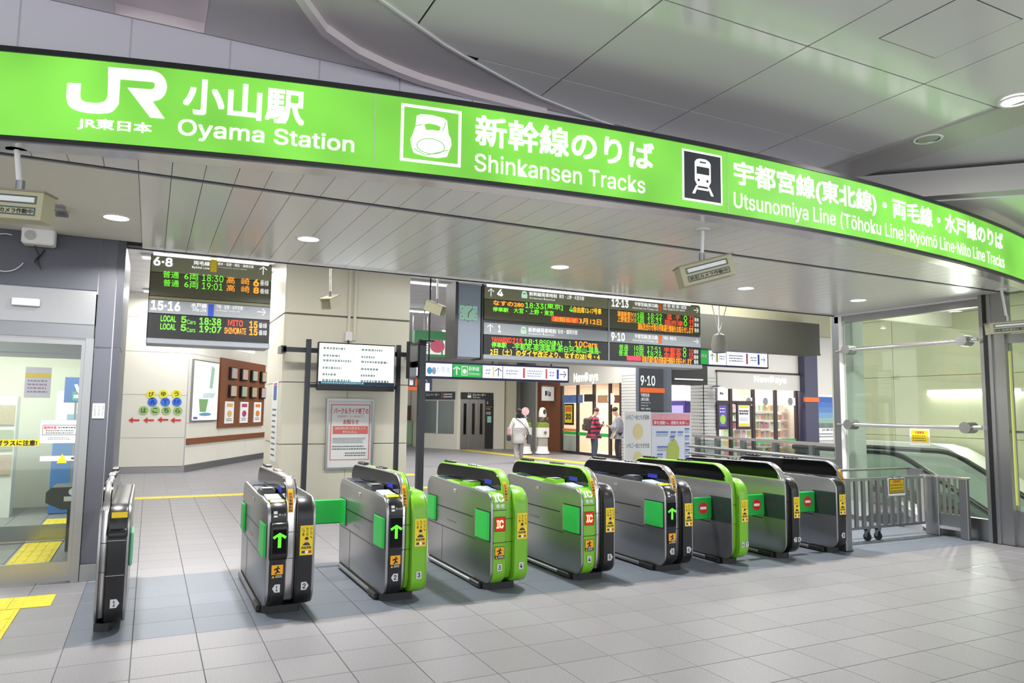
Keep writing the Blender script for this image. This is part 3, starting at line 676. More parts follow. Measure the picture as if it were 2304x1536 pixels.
ob('side_flap', MB().bbox(-.08, 5.95, .45, -.055, 6.22, .69, .01), mat('flap_green_pale', '#6fb894', .4), GATES[0])

for zz in (.64, .40): ob('cover_seam', MB().box(-.216, 5.902, zz, -.1, 5.912, zz+.005), STEELB, GATES[0])  # bright strips paint the highlights along the cover seams
ob('bulge', MB().prism(arc2(5.93, .68, .05, 200, 90, 5)+[(5.99, .80), (5.99, .66)], -.214, -.1, 0, .01), BLK, GATES[0], 35)
# ================================================================ GREEN STATION SIGN
def frS(u, v, w): t = u/AR; return (ACX+(AR+w)*math.sin(t), ACY-(AR+w)*math.cos(t), v)
def pS(x, y):
    d = ray(x, y); a = d.x**2+d.y**2; b = -2*(d.x*ACX+d.y*ACY); c = ACX**2+ACY**2-AR**2
    t = (-b-math.sqrt(b*b-4*a*c))/(2*a); p = CAM+d*t; return AR*math.atan2(p.x-ACX, ACY-p.y), p.z
def boxS(a, b): p, q = pS(*a), pS(*b); return p[0], q[1], q[0], p[1]
def sign_green():
    m = bpy.data.materials.new('sign_green_lit'); m.use_nodes = True; nt = m.node_tree; b = nt.nodes['Principled BSDF']
    tc = nt.nodes.new('ShaderNodeTexCoord'); n = nt.nodes.new('ShaderNodeTexNoise'); n.inputs['Scale'].default_value = 1.6; n.inputs['Detail'].default_value = 1
    nt.links.new(tc.outputs['Object'], n.inputs['Vector']); r = nt.nodes.new('ShaderNodeMapRange'); r.inputs['From Min'].default_value = .3; r.inputs['From Max'].default_value = .7; r.inputs['To Min'].default_value = .56; r.inputs['To Max'].default_value = .94
    nt.links.new(n.outputs['Fac'], r.inputs['Value']); b.inputs['Emission Color'].default_value = lin('#82d64c'); b.inputs['Base Color'].default_value = lin('#3c7a1c'); b.inputs['Roughness'].default_value = .55
    nt.links.new(r.outputs['Result'], b.inputs['Emission Strength']); return m
SG = sign_green(); SW = E_('sign_white_lit', '#fbfffb', 1.25); SGL = mat('sign_joint', '#c9e8c0', .4)
sg = thing('station_sign', 'long curved lit green station sign with white lettering above the gates', 'sign', frS(0, 3.15, 0))
ZB, ZT = 3.175, 3.69
def arc_strip(u0, u1, w0, w1, z0, z1, n):
    mb = MB()
    for k in range(n):
        a, b = u0+(u1-u0)*k/n, u0+(u1-u0)*(k+1)/n
        q = [frS(a, 0, w1)[:2], frS(b, 0, w1)[:2], frS(b, 0, w0)[:2], frS(a, 0, w0)[:2]]; v = [(x, y, z) for z in (z0, z1) for x, y in q]
        f = [(3, 2, 1, 0), (4, 5, 6, 7), (0, 1, 5, 4), (2, 3, 7, 6)]
        if k == 0: f.append((3, 0, 4, 7))
        if k == n-1: f.append((1, 2, 6, 5))
        mb.add(v, f)
    return mb
j1, j2 = pS(843, 290)[0], pS(1637, 415)[0]; US, UE = -6.6, 6.2
for a, b in ((US, j1), (j1, j2), (j2, UE)): ob('face_panel', arc_strip(a+.004, b-.004, -.03, 0, ZB, ZT, 24), SG, sg)
for a in (j1, j2): ob('panel_joint', arc_strip(a-.004, a+.004, -.02, .003, ZB, ZT, 1), SGL, sg)
FRM = mat('sign_frame_black', '#17191c', .35)
ob('lower_frame', arc_strip(US, UE, -.06, .012, SOF-.005, ZB, 60), FRM, sg, 30); ob('upper_frame', arc_strip(US, UE, -.06, .012, ZT, ZT+.035, 60), FRM, sg, 30)
ob('housing', arc_strip(US, UE, -.15, -.035, SOF+.004, ZT+.03, 60), FRM, sg)
ob('underside_lip', arc_strip(US, UE, -.152, -.01, SOF-.012, SOF+.004, 60), STEELB, sg, 30)
P = Print(frS, .004)
def T(body, a, b, m=SW, bold=0.0, res=3): P.text(body, *boxS(a, b), m, bold, res)
Z1 = lambda p: pS(p[0]/2.56, p[1]/2.56)
outer = [(390, 478), (384, 560), (400, 612), (450, 640), (540, 655), (640, 648), (685, 600), (694, 455)]; inner = [(468, 482), (464, 550), (474, 578), (515, 592), (580, 592), (612, 575), (622, 540), (625, 388)]
def refine(pts, n=4):
    o = []
    for i in range(len(pts)-1):
        p0, p1, p2, p3 = (Vector(pts[min(max(i+k, 0), len(pts)-1)]) for k in (-1, 0, 1, 2))
        for k in range(n):
            t = k/n; o.append(tuple(.5*((2*p1)+(p2-p0)*t+(2*p0-5*p1+4*p2-p3)*t*t+(3*p1-p0-3*p2+p3)*t**3)))
    return o+[pts[-1]]
ro, ri = refine(outer[:-1]), refine(inner[:-1])
for k in range(len(ro)-1): P.poly([Z1(ro[k]), Z1(ro[k+1]), Z1(ri[k+1]), Z1(ri[k])], SW)
P.poly([Z1(p) for p in ((685, 600), (694, 455), (625, 388), (622, 540))], SW).poly([Z1(p) for p in ((694, 458), (882, 474), (880, 408), (625, 388))], SW)
bo, bi = refine([(880, 408), (930, 430), (960, 480), (956, 532), (928, 570), (880, 585)]), refine([(882, 474), (890, 480), (893, 492), (890, 505), (880, 513), (866, 516)])
for k in range(len(bo)-1): P.poly([Z1(bi[k]), Z1(bi[k+1]), Z1(bo[k+1]), Z1(bo[k])], SW)
P.poly([Z1(p) for p in ((735, 506), (866, 678), (950, 685), (880, 585), (866, 516))], SW)
T('JR東日本', (176, 263), (341, 305), SW, .03); T('小山駅', (415, 174), (684, 284), SW, .028); T('Oyama Station', (402, 266), (796, 352), SW, .012)
T('新幹線のりば', (1070, 256), (1471, 386), SW, .026); T('Shinkansen Tracks', (1068, 344), (1451, 436), SW, .006)
T('宇都宮線(東北線)・両毛線・水戸線のりば', (1650, 360), (2257, 570), SW, .03); T('Utsunomiya Line (Tōhoku Line)·Ryōmō Line·Mito Line Tracks', (1650, 430), (2260, 610), SW, .008)
b = boxS((903, 232), (1036, 377)); P.frame(*b, .02, SW)
Z2 = lambda p: pS(800+p[0]/2.56, 100+p[1]/2.56); CURVEG = E_('icon_line_lit', '#86cc6a', .7)
nose = [(345, 470), (330, 515), (316, 545), (322, 590), (335, 625), (400, 645), (470, 655), (525, 648), (540, 610), (552, 580), (548, 545), (535, 520), (526, 440), (505, 425), (440, 408), (375, 402), (352, 412)]
P.poly([Z2(p) for p in nose], SW)
P.poly([Z2(p) for p in ((395, 462), (420, 456), (470, 466), (490, 478), (482, 500), (440, 494), (405, 494))], SG, .002)
ring = [(432+82*math.cos(t), 588+46*math.sin(t)+8*math.cos(t)) for t in (k*math.pi/16 for k in range(32))]; ring2 = [(432+76*math.cos(t), 588+41*math.sin(t)+8*math.cos(t)) for t in (k*math.pi/16 for k in range(32))]
for k in range(32): P.poly([Z2(ring[k]), Z2(ring[(k+1) % 32]), Z2(ring2[(k+1) % 32]), Z2(ring2[k])], CURVEG, .002)
for a, bb in (((345, 470), (385, 462)), ((522, 445), (500, 500)), ((335, 600), (400, 640)), ((400, 640), (535, 610))):
    d = Vector((bb[0]-a[0], bb[1]-a[1])).normalized(); n = (-d.y*2.6, d.x*2.6); P.poly([Z2((a[0]-n[0], a[1]-n[1])), Z2((bb[0]-n[0], bb[1]-n[1])), Z2((bb[0]+n[0], bb[1]+n[1])), Z2((a[0]+n[0], a[1]+n[1]))], CURVEG, .002)
b = boxS((1534, 334), (1625, 463)); P.rect(*b, SW, 0, 4); ICD = mat('icon_dark', '#2c323c', .4); P.rect(b[0]+.016, b[1]+.016, b[2]-.016, b[3]-.016, ICD, .002, 4)
def I(p): return (b[0]+(b[2]-b[0])*p[0], b[1]+(b[3]-b[1])*p[1])
P.poly([I(p) for p in ((.3, .42), (.3, .78), (.34, .83), (.42, .86), (.58, .86), (.66, .83), (.7, .78), (.7, .42), (.64, .32), (.36, .32))], SW, .003)
P.rect(*I((.34, .55)), *I((.66, .7)), ICD, .005).rect(*I((.42, .775)), *I((.58, .805)), ICD, .005)
for c in (.39, .61): P.ell(*I((c, .43)), .012, .012, ICD, .005, 12)
P.poly([I(p) for p in ((.38, .32), (.30, .15), (.23, .15), (.33, .32))], SW, .003).poly([I(p) for p in ((.62, .32), (.70, .15), (.77, .15), (.67, .32))], SW, .003).rect(*I((.36, .24)), *I((.64, .28)), SW, .003)
P.build(sg)
# ================================================================ DEPARTURE BOARDS
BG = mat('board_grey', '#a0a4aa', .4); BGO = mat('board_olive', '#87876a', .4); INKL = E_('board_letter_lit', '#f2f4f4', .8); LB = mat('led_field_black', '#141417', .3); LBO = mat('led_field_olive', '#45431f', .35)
LG = E_('led_text_green', '#7dff3a', .95); LO = E_('led_text_orange', '#ff9a2a', 1.1); LR = E_('led_text_red', '#ff4a28', 1.1); LA = E_('led_text_amber', '#ffc02a', 1.1); TUBE = E_('tube_white', '#f2efff', 1.1)
BY = 8.15
def bY(a, b): return boxY(BY-.0, a, b)
class BoardPrint(Print):
    def px(s, body, a, b, m, bold=0.0, res=2): return s.text(body, *bY(a, b), m, bold, res)
    def pxr(s, a, b, m, dw=0): return s.rect(*bY(a, b), m, dw)
def board(name, label, X0, X1, rows, z0, z1, depth=.32):
    t = thing(name, label, 'display board', ((X0+X1)/2, BY+depth/2, z0), 'hanging departure boards')
    ob('housing', MB().bbox(X0, BY+.012, z0+.03, X1, BY+depth, z1-.005, .012), DKG, t)
    ob('bottom_tray', MB().bbox(X0, BY-.03, z0-.03, X1, BY+depth, z0+.03, .008), mat('tray_grey', '#8b9096', .35, .3), t)
    for q in (.12, .5, .88):
        xx = X0+(X1-X0)*q; ob('hanger', MB().box(xx-.03, BY-.06, z1+.012, xx+.03, BY+.1, z1+.08), BLK, t)
    for r in rows: ob(r[0], MB().bbox(r[1], BY-.008, r[2], r[3], BY+.014, r[4], .004), r[5], t)
    return t
def zrow(x, y): return pY(x, y, BY).z
b1 = board('departure_board', 'departure board with two panels listing platforms 6 8 and 15 16', -.07, 1.115, [
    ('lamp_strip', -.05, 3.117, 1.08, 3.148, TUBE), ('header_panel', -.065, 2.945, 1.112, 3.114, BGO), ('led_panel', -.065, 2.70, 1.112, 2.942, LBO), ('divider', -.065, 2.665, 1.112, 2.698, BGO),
    ('header_panel', -.065, 2.525, 1.112, 2.662, BG), ('led_panel', -.065, 2.245, 1.112, 2.522, LB)], 2.24, 3.14)
B = BoardPrint(frY(BY-.009), .003)
B.px('6·8', (346, 577), (388, 601), INKL, .03).px('両毛線', (436, 586), (472, 599), INKL, .02).px('Ryōmō Line', (432, 598), (471, 608), INKL, .01).pxr((474, 584), (487, 613), STY).px('栃木・佐野・桐生・高崎方面', (490, 590), (570, 604), INKL, .01).px('for Tochigi, Sano, Kiryu & Takasaki', (490, 600), (555, 608), INKL, 0)
def arr(B, x, y, r, ang): p = pY(x, y, BY); B.arrow(p.x, p.z, r, ang, INKL, .2)
arr(B, 592, 609, .045, 90)
B.px('普通', (367, 609), (402, 627), LG).px('6両', (415, 614), (446, 632), LG).px('18:30', (455, 617), (502, 636), LG).px('高  崎', (510, 622), (561, 642), LO).px('6', (570, 628), (582, 645), LO, .03).px('番線', (585, 630), (604, 644), INKL)
B.px('普通', (368, 628), (402, 646), LG).px('6両', (415, 632), (446, 650), LG).px('19:01', (455, 635), (500, 654), LG).px('高  崎', (510, 640), (561, 659), LO).px('8', (570, 646), (582, 661), LO, .03).px('番線', (585, 649), (604, 662), INKL)
B.px('15·16', (340, 675), (405, 701), INKL, .03).px('水戸線', (430, 681), (465, 694), INKL, .02).px('Mito Line', (434, 692), (464, 702), INKL, .01).pxr((469, 684), (480, 712), mat('line_blue', '#1f4fc8', .5)).px('下館・友部・水戸方面', (486, 685), (546, 698), INKL, .01).px('for Shimodate, Tomobe & Mito', (486, 696), (540, 704), INKL, 0)
arr(B, 588, 702, .045, 0)
B.px('LOCAL', (362, 709), (396, 725), LG, .02).px('5', (408, 711), (419, 727), LG, .02).px('Cars', (421, 719), (440, 730), LG).px('18:38', (449, 714), (497, 733), LG, .02).px('MITO', (513, 719), (546, 735), LR, .02).px('15', (561, 722), (579, 739), LO, .03).px('番線', (582, 726), (600, 739), INKL)
B.px('LOCAL', (361, 727), (395, 743), LG, .02).px('5', (407, 729), (418, 745), LG, .02).px('Cars', (420, 737), (439, 748), LG).px('19:07', (449, 732), (497, 750), LG, .02).px('SHIMODATE', (505, 736), (553, 753), LO, .02).px('15', (561, 739), (579, 755), LO, .03).px('番線', (582, 742), (600, 755), INKL)
B.build(b1)
XM = pY(1369, 720, BY).x; X0, X1 = 3.63, 7.08; zt, zm = 3.10, 2.675
rows = [('lamp_strip', 3.68, 3.117, 6.9, 3.148, TUBE)]
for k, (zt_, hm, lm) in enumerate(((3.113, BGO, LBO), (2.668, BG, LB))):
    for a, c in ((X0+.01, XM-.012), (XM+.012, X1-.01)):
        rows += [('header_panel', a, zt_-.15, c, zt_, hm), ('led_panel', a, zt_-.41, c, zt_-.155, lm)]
b2 = board('departure_board', 'wide departure board with four panels and red scrolling text', X0, X1, rows, 2.24, 3.14)
ob('mullion', MB().box(XM-.011, BY-.012, 2.25, XM+.011, BY+.014, 3.09), mat('tray_grey', '#8b9096', .35, .3), b2)
B = BoardPrint(frY(BY-.009), .003); SHK = E_('icon_pale_green', '#c8f0d0', .6)
def zarea(px_): return 0
arr(B, 1104, 658, .05, 90); B.px('4', (1118, 650), (1131, 667), INKL, .02)
for (x, y) in ((1179, 663), (1177, 743)):
    p = pY(x, y, BY); B.poly([(p.x-.04, p.z-.045), (p.x+.04, p.z-.045), (p.x+.042, p.z), (p.x+.025, p.z+.045), (p.x-.025, p.z+.045), (p.x-.042, p.z)], SHK).rect(p.x-.018, p.z+.005, p.x+.018, p.z+.02, BG, .001)
B.px('新幹線発車時刻', (1190, 656), (1252, 671), INKL, .02).px('Shinkansen Departure', (1190, 668), (1248, 678), INKL).px('東京・上野・大宮方面', (1257, 662), (1313, 676), INKL, .01)
B.px('なすの280', (1109, 675), (1178, 692), LO, .03).px('18:33', (1181, 680), (1222, 696), LG, .01).px('[東京]', (1225, 682), (1265, 699), LG, .01).px('4', (1280, 688), (1288, 702), LG).px('自由席12-17号車', (1289, 689), (1352, 708), LA, .02)
B.px('停車駅', (1108, 690), (1143, 703), LG, .03).px('大宮・上野・東京', (1155, 692), (1245, 711), LG, .01).pxr((1240, 711), (1300, 727), LR).px('お知らせ', (1245, 712), (1296, 727), LO, .02).px('3月12日', (1302, 715), (1352, 732), LO, .03)
arr(B, 1102, 738, .05, 90); B.px('1', (1120, 731), (1126, 748), INKL, .03).px('新幹線発車時刻', (1188, 736), (1250, 751), INKL, .02).px('Shinkansen Departure', (1188, 748), (1246, 757), INKL).px('仙台・盛岡方面', (1254, 740), (1298, 753), INKL, .01)
B.px('YAMABIKO', (1105, 757), (1150, 772), LR, .02).px('215', (1152, 760), (1174, 774), LR, .02).px('18:18', (1179, 762), (1220, 777), LG, .01).px('SENDAI', (1221, 765), (1264, 779), LG, .01).px('1', (1279, 767), (1284, 780), LG).px('10Cars', (1292, 767), (1343, 783), LO, .02)
B.px('停車駅', (1105, 769), (1139, 783), LG, .03).px('-宇都宮-那須塩原-新白河-郡山-福島-', (1152, 771), (1350, 797), LG, .012).px('2日（土）のダイヤ改正より、なすの281号・4', (1102, 783), (1348, 811), LA, .03)
arr(B, 1565, 698, .045, 0); arr(B, 1565, 768, .045, 0)
B.px('12·13', (1375, 672), (1413, 693), INKL, .03).px('9·10', (1374, 747), (1405, 768), INKL, .03); ORB = mat('line_orange', '#f06a20', .5)
for dy in (0, 72):
    B.px('宇都宮線(東北線)', (1427, 679+dy), (1480, 694+dy), INKL, .015).px('Utsunomiya Line (Tōhoku Line)', (1422, 690+dy), (1480, 700+dy), INKL).pxr((1481, 682+dy), (1488, 701+dy), ORB)
B.px('大宮・東京・新宿・横浜・大船方面', (1491, 683), (1543, 696), INKL, .01).px('Shonan-Shinjuku Line / Ueno-Tokyo Line', (1491, 692), (1540, 702), INKL).px('宇都宮・黒磯方面', (1491, 756), (1520, 766), INKL, .01)
B.px('湘南新宿ﾗｲﾝ', (1388, 699), (1428, 715), LO, .02).px('15両', (1429, 702), (1448, 717), LG).px('18:22', (1456, 704), (1488, 718), LG).px('逗  子', (1499, 707), (1529, 721), LR, .01).px('12', (1550, 711), (1560, 723), LR, .01).px('番線', (1561, 714), (1571, 724), INKL)
B.px('上野東京ﾗｲﾝ', (1388, 711), (1428, 727), LO, .02).px('15両', (1429, 714), (1448, 729), LG).px('18:31', (1456, 716), (1488, 731), LG).px('国府津', (1495, 719), (1535, 734), LR, .01).px('12', (1550, 723), (1560, 736), LR, .01).px('番線', (1561, 726), (1571, 736), INKL).px('番線', (1561, 738), (1571, 748), INKL)
B.px('普通', (1392, 774), (1412, 789), LG).px('10両', (1426, 776), (1447, 791), LG).px('17:51', (1455, 779), (1486, 793), LG).px('宇都宮', (1493, 781), (1531, 796), LR, .01).px('10', (1549, 785), (1559, 797), LR, .01).px('番線', (1560, 786), (1570, 796), INKL)
B.px('普通', (1391, 787), (1411, 801), LG).px('10両', (1426, 789), (1447, 803), LG).px('18:26', (1455, 791), (1487, 805), LG).px('宇都宮', (1493, 793), (1531, 808), LR, .01).px('10', (1549, 797), (1559, 809), LR, .01).px('番線', (1560, 798), (1570, 808), INKL).px('番線', (1560, 809), (1570, 819), INKL)
for x, y in ((1541, 716), (1541, 728), (1539, 787), (1539, 798)):
    p = pY(x, y, BY); B.ell(p.x, p.z, .03, .036, LG, 0, 14).ell(p.x, p.z, .019, .024, LB, .001, 12)
B.px('運転見合わせ等の列車運行情報をお知らせします', (1434, 726), (1559, 751), LO, .02).pxr((1409, 800), (1441, 812), E_('led_block_pink', '#ff3a50', 1.2)).px('列車の遅れ等の列車運行情報をお知らせします', (1443, 800), (1555, 824), LO, .02)
B.build(b2)
ck = thing('clock_panel', 'tall grey panel with a small square clock left of the wide departure board', 'clock', (3.45, BY+.15, 2.22))
ob('housing', MB().bbox(3.29, BY-.01, 2.22, 3.6, BY+.3, 3.12, .008), mat('clock_panel_blue_grey', '#7c8594', .35, .2), ck); ob('edge_post', MB().box(3.255, BY-.02, 2.2, 3.288, BY+.3, 3.14), BLK, ck); ob('edge_post', MB().box(3.603, BY-.02, 2.2, 3.626, BY+.3, 3.14), BLK, ck)
b = boxY(BY-.012, (1034, 686), (1073, 722)); fc = ob('dial', MB().bbox(b[0], BY-.022, b[1], b[2], BY-.008, b[3], .004), E_('dial_green', '#a8d8c0', .35), ck)
pr = Print(frY(BY-.022), .002); cx, cz = (b[0]+b[2])/2, (b[1]+b[3])/2
for k in range(12): t = math.pi*k/6; pr.ell(cx+.1*math.cos(t), cz+.1*math.sin(t), .007, .007, DKG, 0, 8)
for ang, L in ((48, .085), (-95, .06)):
    t = math.radians(ang); d = Vector((math.cos(t), math.sin(t))); n = Vector((-d.y, d.x))*.005; pr.poly([(cx-n.x, cz-n.y), (cx+d.x*L-n.x, cz+d.y*L-n.y), (cx+d.x*L+n.x, cz+d.y*L+n.y), (cx+n.x, cz+n.y)], DKG, .001)
pr.build(fc, 'clock_hands')
# ================================================================ DOWNLIGHTS
DISC = E_('downlight_disc', '#fffefc', 12)
names = ['beside the slate pillar', 'left of the wide departure board, over the black gate', 'over the wide departure board', 'near the hanging camera in mid-span', 'nearest the glass screen']
for (x, y), w_ in zip(((262, 489), (694, 537), (1260, 600), (1678, 648), (1931, 675)), names):
    p = pZ(x, y, SOF); t = thing('downlight', 'round lit downlight in the soffit, '+w_, 'ceiling light', (p.x, p.y, SOF), 'downlights in the soffit')
    ob('trim_ring', MB().lathe([(.095, .008), (.122, .008), (.122, -.004), (.095, -.006), (.095, .008)], (p.x, p.y, SOF), 28), WHT, t, 40)
    ob('lens', MB().cyl((p.x, p.y, SOF-.003), (p.x, p.y, SOF+.004), .094, 28), DISC, t)
    area(p.x, p.y, SOF-.012, .18, .18, 62, (1, .98, .95), name='downlight_light', shape='DISK', spread=150)
for (x, y), lit in (((2088, 313), False), ((2285, 228), True)):
    p = pZ(x, y, CZ-.02); t = thing('downlight', 'unlit chrome downlight in the pale ceiling band' if not lit else 'lit downlight at the right edge of the pale ceiling band', 'ceiling light', (p.x, p.y, CZ-.02), 'downlights in the ceiling band')
    ob('trim_ring', MB().lathe([(.105, .012), (.125, .0), (.12, -.006), (.1, -.004), (.09, .012)], (p.x, p.y, CZ-.02), 28), WHT, t, 40)
    ob('reflector', MB().lathe([(.1, -.006), (.09, -.002), (.03, -.0015), (.0005, -.0015)], (p.x, p.y, CZ-.018), 24), E_('downlight_soft', '#fff6ee', 6) if lit else mat('chrome', '#9c9c9c', .12, 1.0), t, 40)
# ================================================================ SURVEILLANCE CAMERAS, SPEAKER
CAMB = mat('camera_beige', '#b9b494', .45)
def cam_box(label, c, d, L, Wd, Hh, hang, printed=True, group='surveillance camera housings'):
    c = Vector(c); d = Vector(d).normalized(); s = d.cross(Vector((0, 0, 1))).normalized(); up = s.cross(d)
    t = thing('surveillance_camera', label, 'camera', hang, group)
    def B_(l0, l1, s0, s1, u0, u1):
        v = [c+d*l+s*a+up*b for b in (u0, u1) for a in (s0, s1) for l in (l0, l1)]
        return MB().add(v, [(0, 2, 3, 1), (4, 5, 7, 6), (0, 1, 5, 4), (2, 6, 7, 3), (0, 4, 6, 2), (1, 3, 7, 5)])
    body = ob('housing', B_(-L/2, L/2, -Wd/2, Wd/2, -Hh/2, Hh/2), CAMB, t)
    ob('sun_shade', B_(-L/2-.01, L/2+.02, -Wd/2-.008, Wd/2+.008, Hh/2, Hh/2+.01), mat('camera_shade', '#8f8b74', .5), t)
    ob('lens_window', B_(L/2, L/2+.006, -Wd/2+.02, Wd/2-.02, -Hh/2+.02, Hh/2-.02), BLKG if printed else mat('camera_front_grey', '#8a8672', .4), t)
    top = c+up*(Hh/2+.01); hang = Vector(hang)
    ob('hanger_pipe', MB().cyl(top, hang, .016, 10).cyl(hang-Vector((0, 0, .012)), hang, .06, 18), WHT if printed else STEELB, t, 40)
    ob('joint', MB().cyl(top+Vector((0, 0, -.005)), top+Vector((0, 0, .07)), .024, 10), STEEL_D, t)
    if printed:
        for sg_ in (1, -1):
            fr = (lambda u, v, w, k=sg_: tuple(c+d*(u*-k)+s*((Wd/2+w)*-k)+up*v)) if True else None
            fr = lambda u, v, w, k=sg_: tuple(c+d*(u*k)+s*(k*(Wd/2+w))+up*v)
            pr = Print(fr, .002); pr.frame(-L*.4, Hh*.06, L*.4, Hh*.36, .008, mat('camera_teal', '#3c5a5a', .5)).rect(-L*.36, Hh*.12, L*.36, Hh*.3, WPAP, .0).frame(-L*.4, -Hh*.36, L*.4, -Hh*.06, .008, MATS['camera_teal']).text('防犯カメラ作動中', -L*.36, -Hh*.3, L*.36, -Hh*.12, INK, .02); pr.build(body, 'lettering')
    return t
h = pZ(38, 333, SOF); cA = pY(40, 466, h.y); cam_box('beige camera housing hanging in front of the slate wall', cA, (-1, .42, .06), .36, .13, .17, (h.x, h.y, SOF))
h = pZ(1581, 516, SOF); cB = pY(1586, 612, h.y); cam_box('beige camera housing hanging below the green sign in mid-span', cB, (1, -.45, .3), .46, .17, .17, (h.x, h.y, SOF))
h = pX(2252, 640, 9.35); cam_box('beige camera housing hanging by the right-hand door frame', pX(2268, 737, 9.3), (1, -.75, .1), .46, .13, .13, (h.x, h.y, SOF-.0))
h = pY(743, 560, 10.4); cam_box('small plain camera housing hanging before the cream pillar', pY(744, 680, 10.4), (-.75, -1, -.4), .34, .15, .15, (h.x, h.y, IZ), False)
h = pY(985, 560, 10.4); cam_box('small plain camera housing hanging beside the clock panel', pY(980, 694, 10.4), (.6, -1, -.45), .34, .13, .15, (h.x, h.y, IZ), False)
sp = boxY(LY-.2, (49, 508), (122, 552)); t = thing('wall_speaker', 'white loudspeaker box with round grille above the glass door', 'speaker', ((sp[0]+sp[2])/2, LY-.1, sp[1]))
ob('cabinet', MB().bbox(sp[0], LY-.2, sp[1], sp[2], LY-.045, sp[3], .015), WHT, t); cx, cz = sp[0]+(sp[2]-sp[0])*.27, (sp[1]+sp[3])/2; r_ = (sp[3]-sp[1])*.3
ob('grille', MB().cyl((cx, LY-.206, cz), (cx, LY-.196, cz), r_, 24), mat('grille_grey', '#b9b9b9', .7), t); ob('cap', MB().box(sp[0]+.05, LY-.2, sp[3], sp[2]+.0, LY-.045, sp[3]+.02), DKG, t)
ob('bracket', MB().box(sp[0]+.1, LY-.05, sp[1]+.05, sp[2]-.1, LY-.005, sp[3]-.05), STEEL_D, t)
ob('cable', MB().tube([(cx+.02, LY-.1, sp[1]+.01), (cx+.06, LY-.08, sp[1]-.08), (cx+.03, LY-.07, sp[1]-.14), (cx+.08, LY-.06, sp[1]-.2), (cx+.05, LY-.06, sp[1]-.12), (cx+.1, LY-.05, sp[1]-.02)], .007), BLK, t)

p = pZ(136, 470, SOF); t = thing('ceiling_bracket', 'small grey bracket fixed to the soffit near the hanging camera', 'bracket', (p.x, p.y, SOF)); ob('rail', MB().box(p.x-.03, p.y-.14, SOF-.02, p.x+.03, p.y+.14, SOF), STEEL_D, t); ob('lug', MB().box(p.x-.05, p.y-.12, SOF-.04, p.x+.04, p.y-.06, SOF-.02), STEEL, t); ob('lug', MB().box(p.x-.04, p.y+.05, SOF-.04, p.x+.05, p.y+.11, SOF-.02), STEEL, t)

ob('loose_wire', MB().tube([(cx-.2+.16*math.cos(a_*.25+1.3), LY-.05, 2.93+.17*math.sin(a_*.25+1.3)) for a_ in range(19)], .004, 6), WHT, [o for o in COL.objects if o.name == 'wall_speaker'][0])
# ================================================================ HALL BEHIND THE GATES
# ---- tube lights
names = ['far left of the broad pillar', 'behind the wide departure board', 'above the shop front']
TB = E_('tube_lit', '#ffffff', 5)
def tube_light(x, y, lab):
    t = thing('ceiling_tube_light', lab, 'ceiling light', (x, y, IZ-.06), 'tube lights of the hall ceiling')
    ob('tray', MB().bbox(x-1.3, y-.12, IZ-.045, x+1.3, y+.12, IZ-.0, .01), WHT, t); ob('tube', MB().cyl((x-1.25, y, IZ-.062), (x+1.25, y, IZ-.062), .018, 10), TB, t)
for i, x in enumerate((1.0, 5.5, 10.0)):
    for j, y in enumerate((10.2, 14.5, 18.8, 23.0)):
        tube_light(x, y, 'white tube light in the hall ceiling, '+('over the left wall', 'over the broad pillar', 'over the shops')[i]+', '+('nearest row', 'second row', 'third row', 'rearmost row')[j])
tube_light(12.6, 19.6, 'added tube light in the hall ceiling in front of the first shop'); tube_light(15.6, 13.2, 'added tube light in the hall ceiling in front of the second shop'); tube_light(19, 13.2, 'added tube light in the hall ceiling in front of the blue poster')  # tube bodies added to go with the extra area lights
# ---- monitor on its pipe frame in front of the pillar
FY = 12.45
t = thing('monitor_stand', 'black pipe frame holding a bright monitor in front of the cream pillar', 'stand', (3.2, FY, 0))
xl, xr, xa, xb = pY(688, 950, FY).x, pY(893, 950, FY).x, pY(632, 786, FY+.3).x, pY(925, 800, FY+.3).x
POLE = mat('pole_charcoal', '#3b3e44', .4, .3)
ob('post', MB().box(xl-.04, FY-.03, 0, xl+.04, FY+.05, 2.74), POLE, t); ob('post', MB().box(xr-.035, FY-.03, 0, xr+.035, FY+.05, 2.72), POLE, t)
ob('cross_bar', MB().box(xa, FY+.05, 2.52, xb, FY+.10, 2.6), POLE, t); ob('cross_bar', MB().box(xl, FY-.0, 1.93, xr, FY+.04, 1.99), POLE, t)
ob('clamp', MB().box(xa-.03, FY+.05, 2.5, xa+.05, PYL-.012, 2.62), BLK, t); ob('clamp', MB().box(xb-.05, FY+.05, 2.5, xb+.03, PYL-.012, 2.62), BLK, t)
b = boxY(FY-.12, (719, 771), (885, 868)); t = thing('information_monitor', 'wide monitor with bright white service notice on a pipe frame', 'monitor', ((b[0]+b[2])/2, FY-.08, b[1]))
ob('casing', MB().bbox(b[0]-.02, FY-.12, b[1]-.1, b[2]+.02, FY-.035, b[3]+.02, .01), BLK, t); ob('screen', MB().box(b[0], FY-.126, b[1], b[2], FY-.118, b[3]), E_('screen_white', '#f4f8fc', 1.15), t)
pr = Print(frY(FY-.127), .002); GI = mat('screen_grey_ink', '#8fa39a', .6); W = b[2]-b[0]; Hh = b[3]-b[1]
for c in (0, 1):
    u = b[0]+W*(.05+.5*c)
    for k, (q, n) in enumerate(((.88, .32), (.7, .22), (.58, .38), (.4, .26), (.24, .2), (.1, .4))): pr.lines(u, b[1]+Hh*(q-.04), u+W*n, b[1]+Hh*(q+.04), 1, GI, .7)
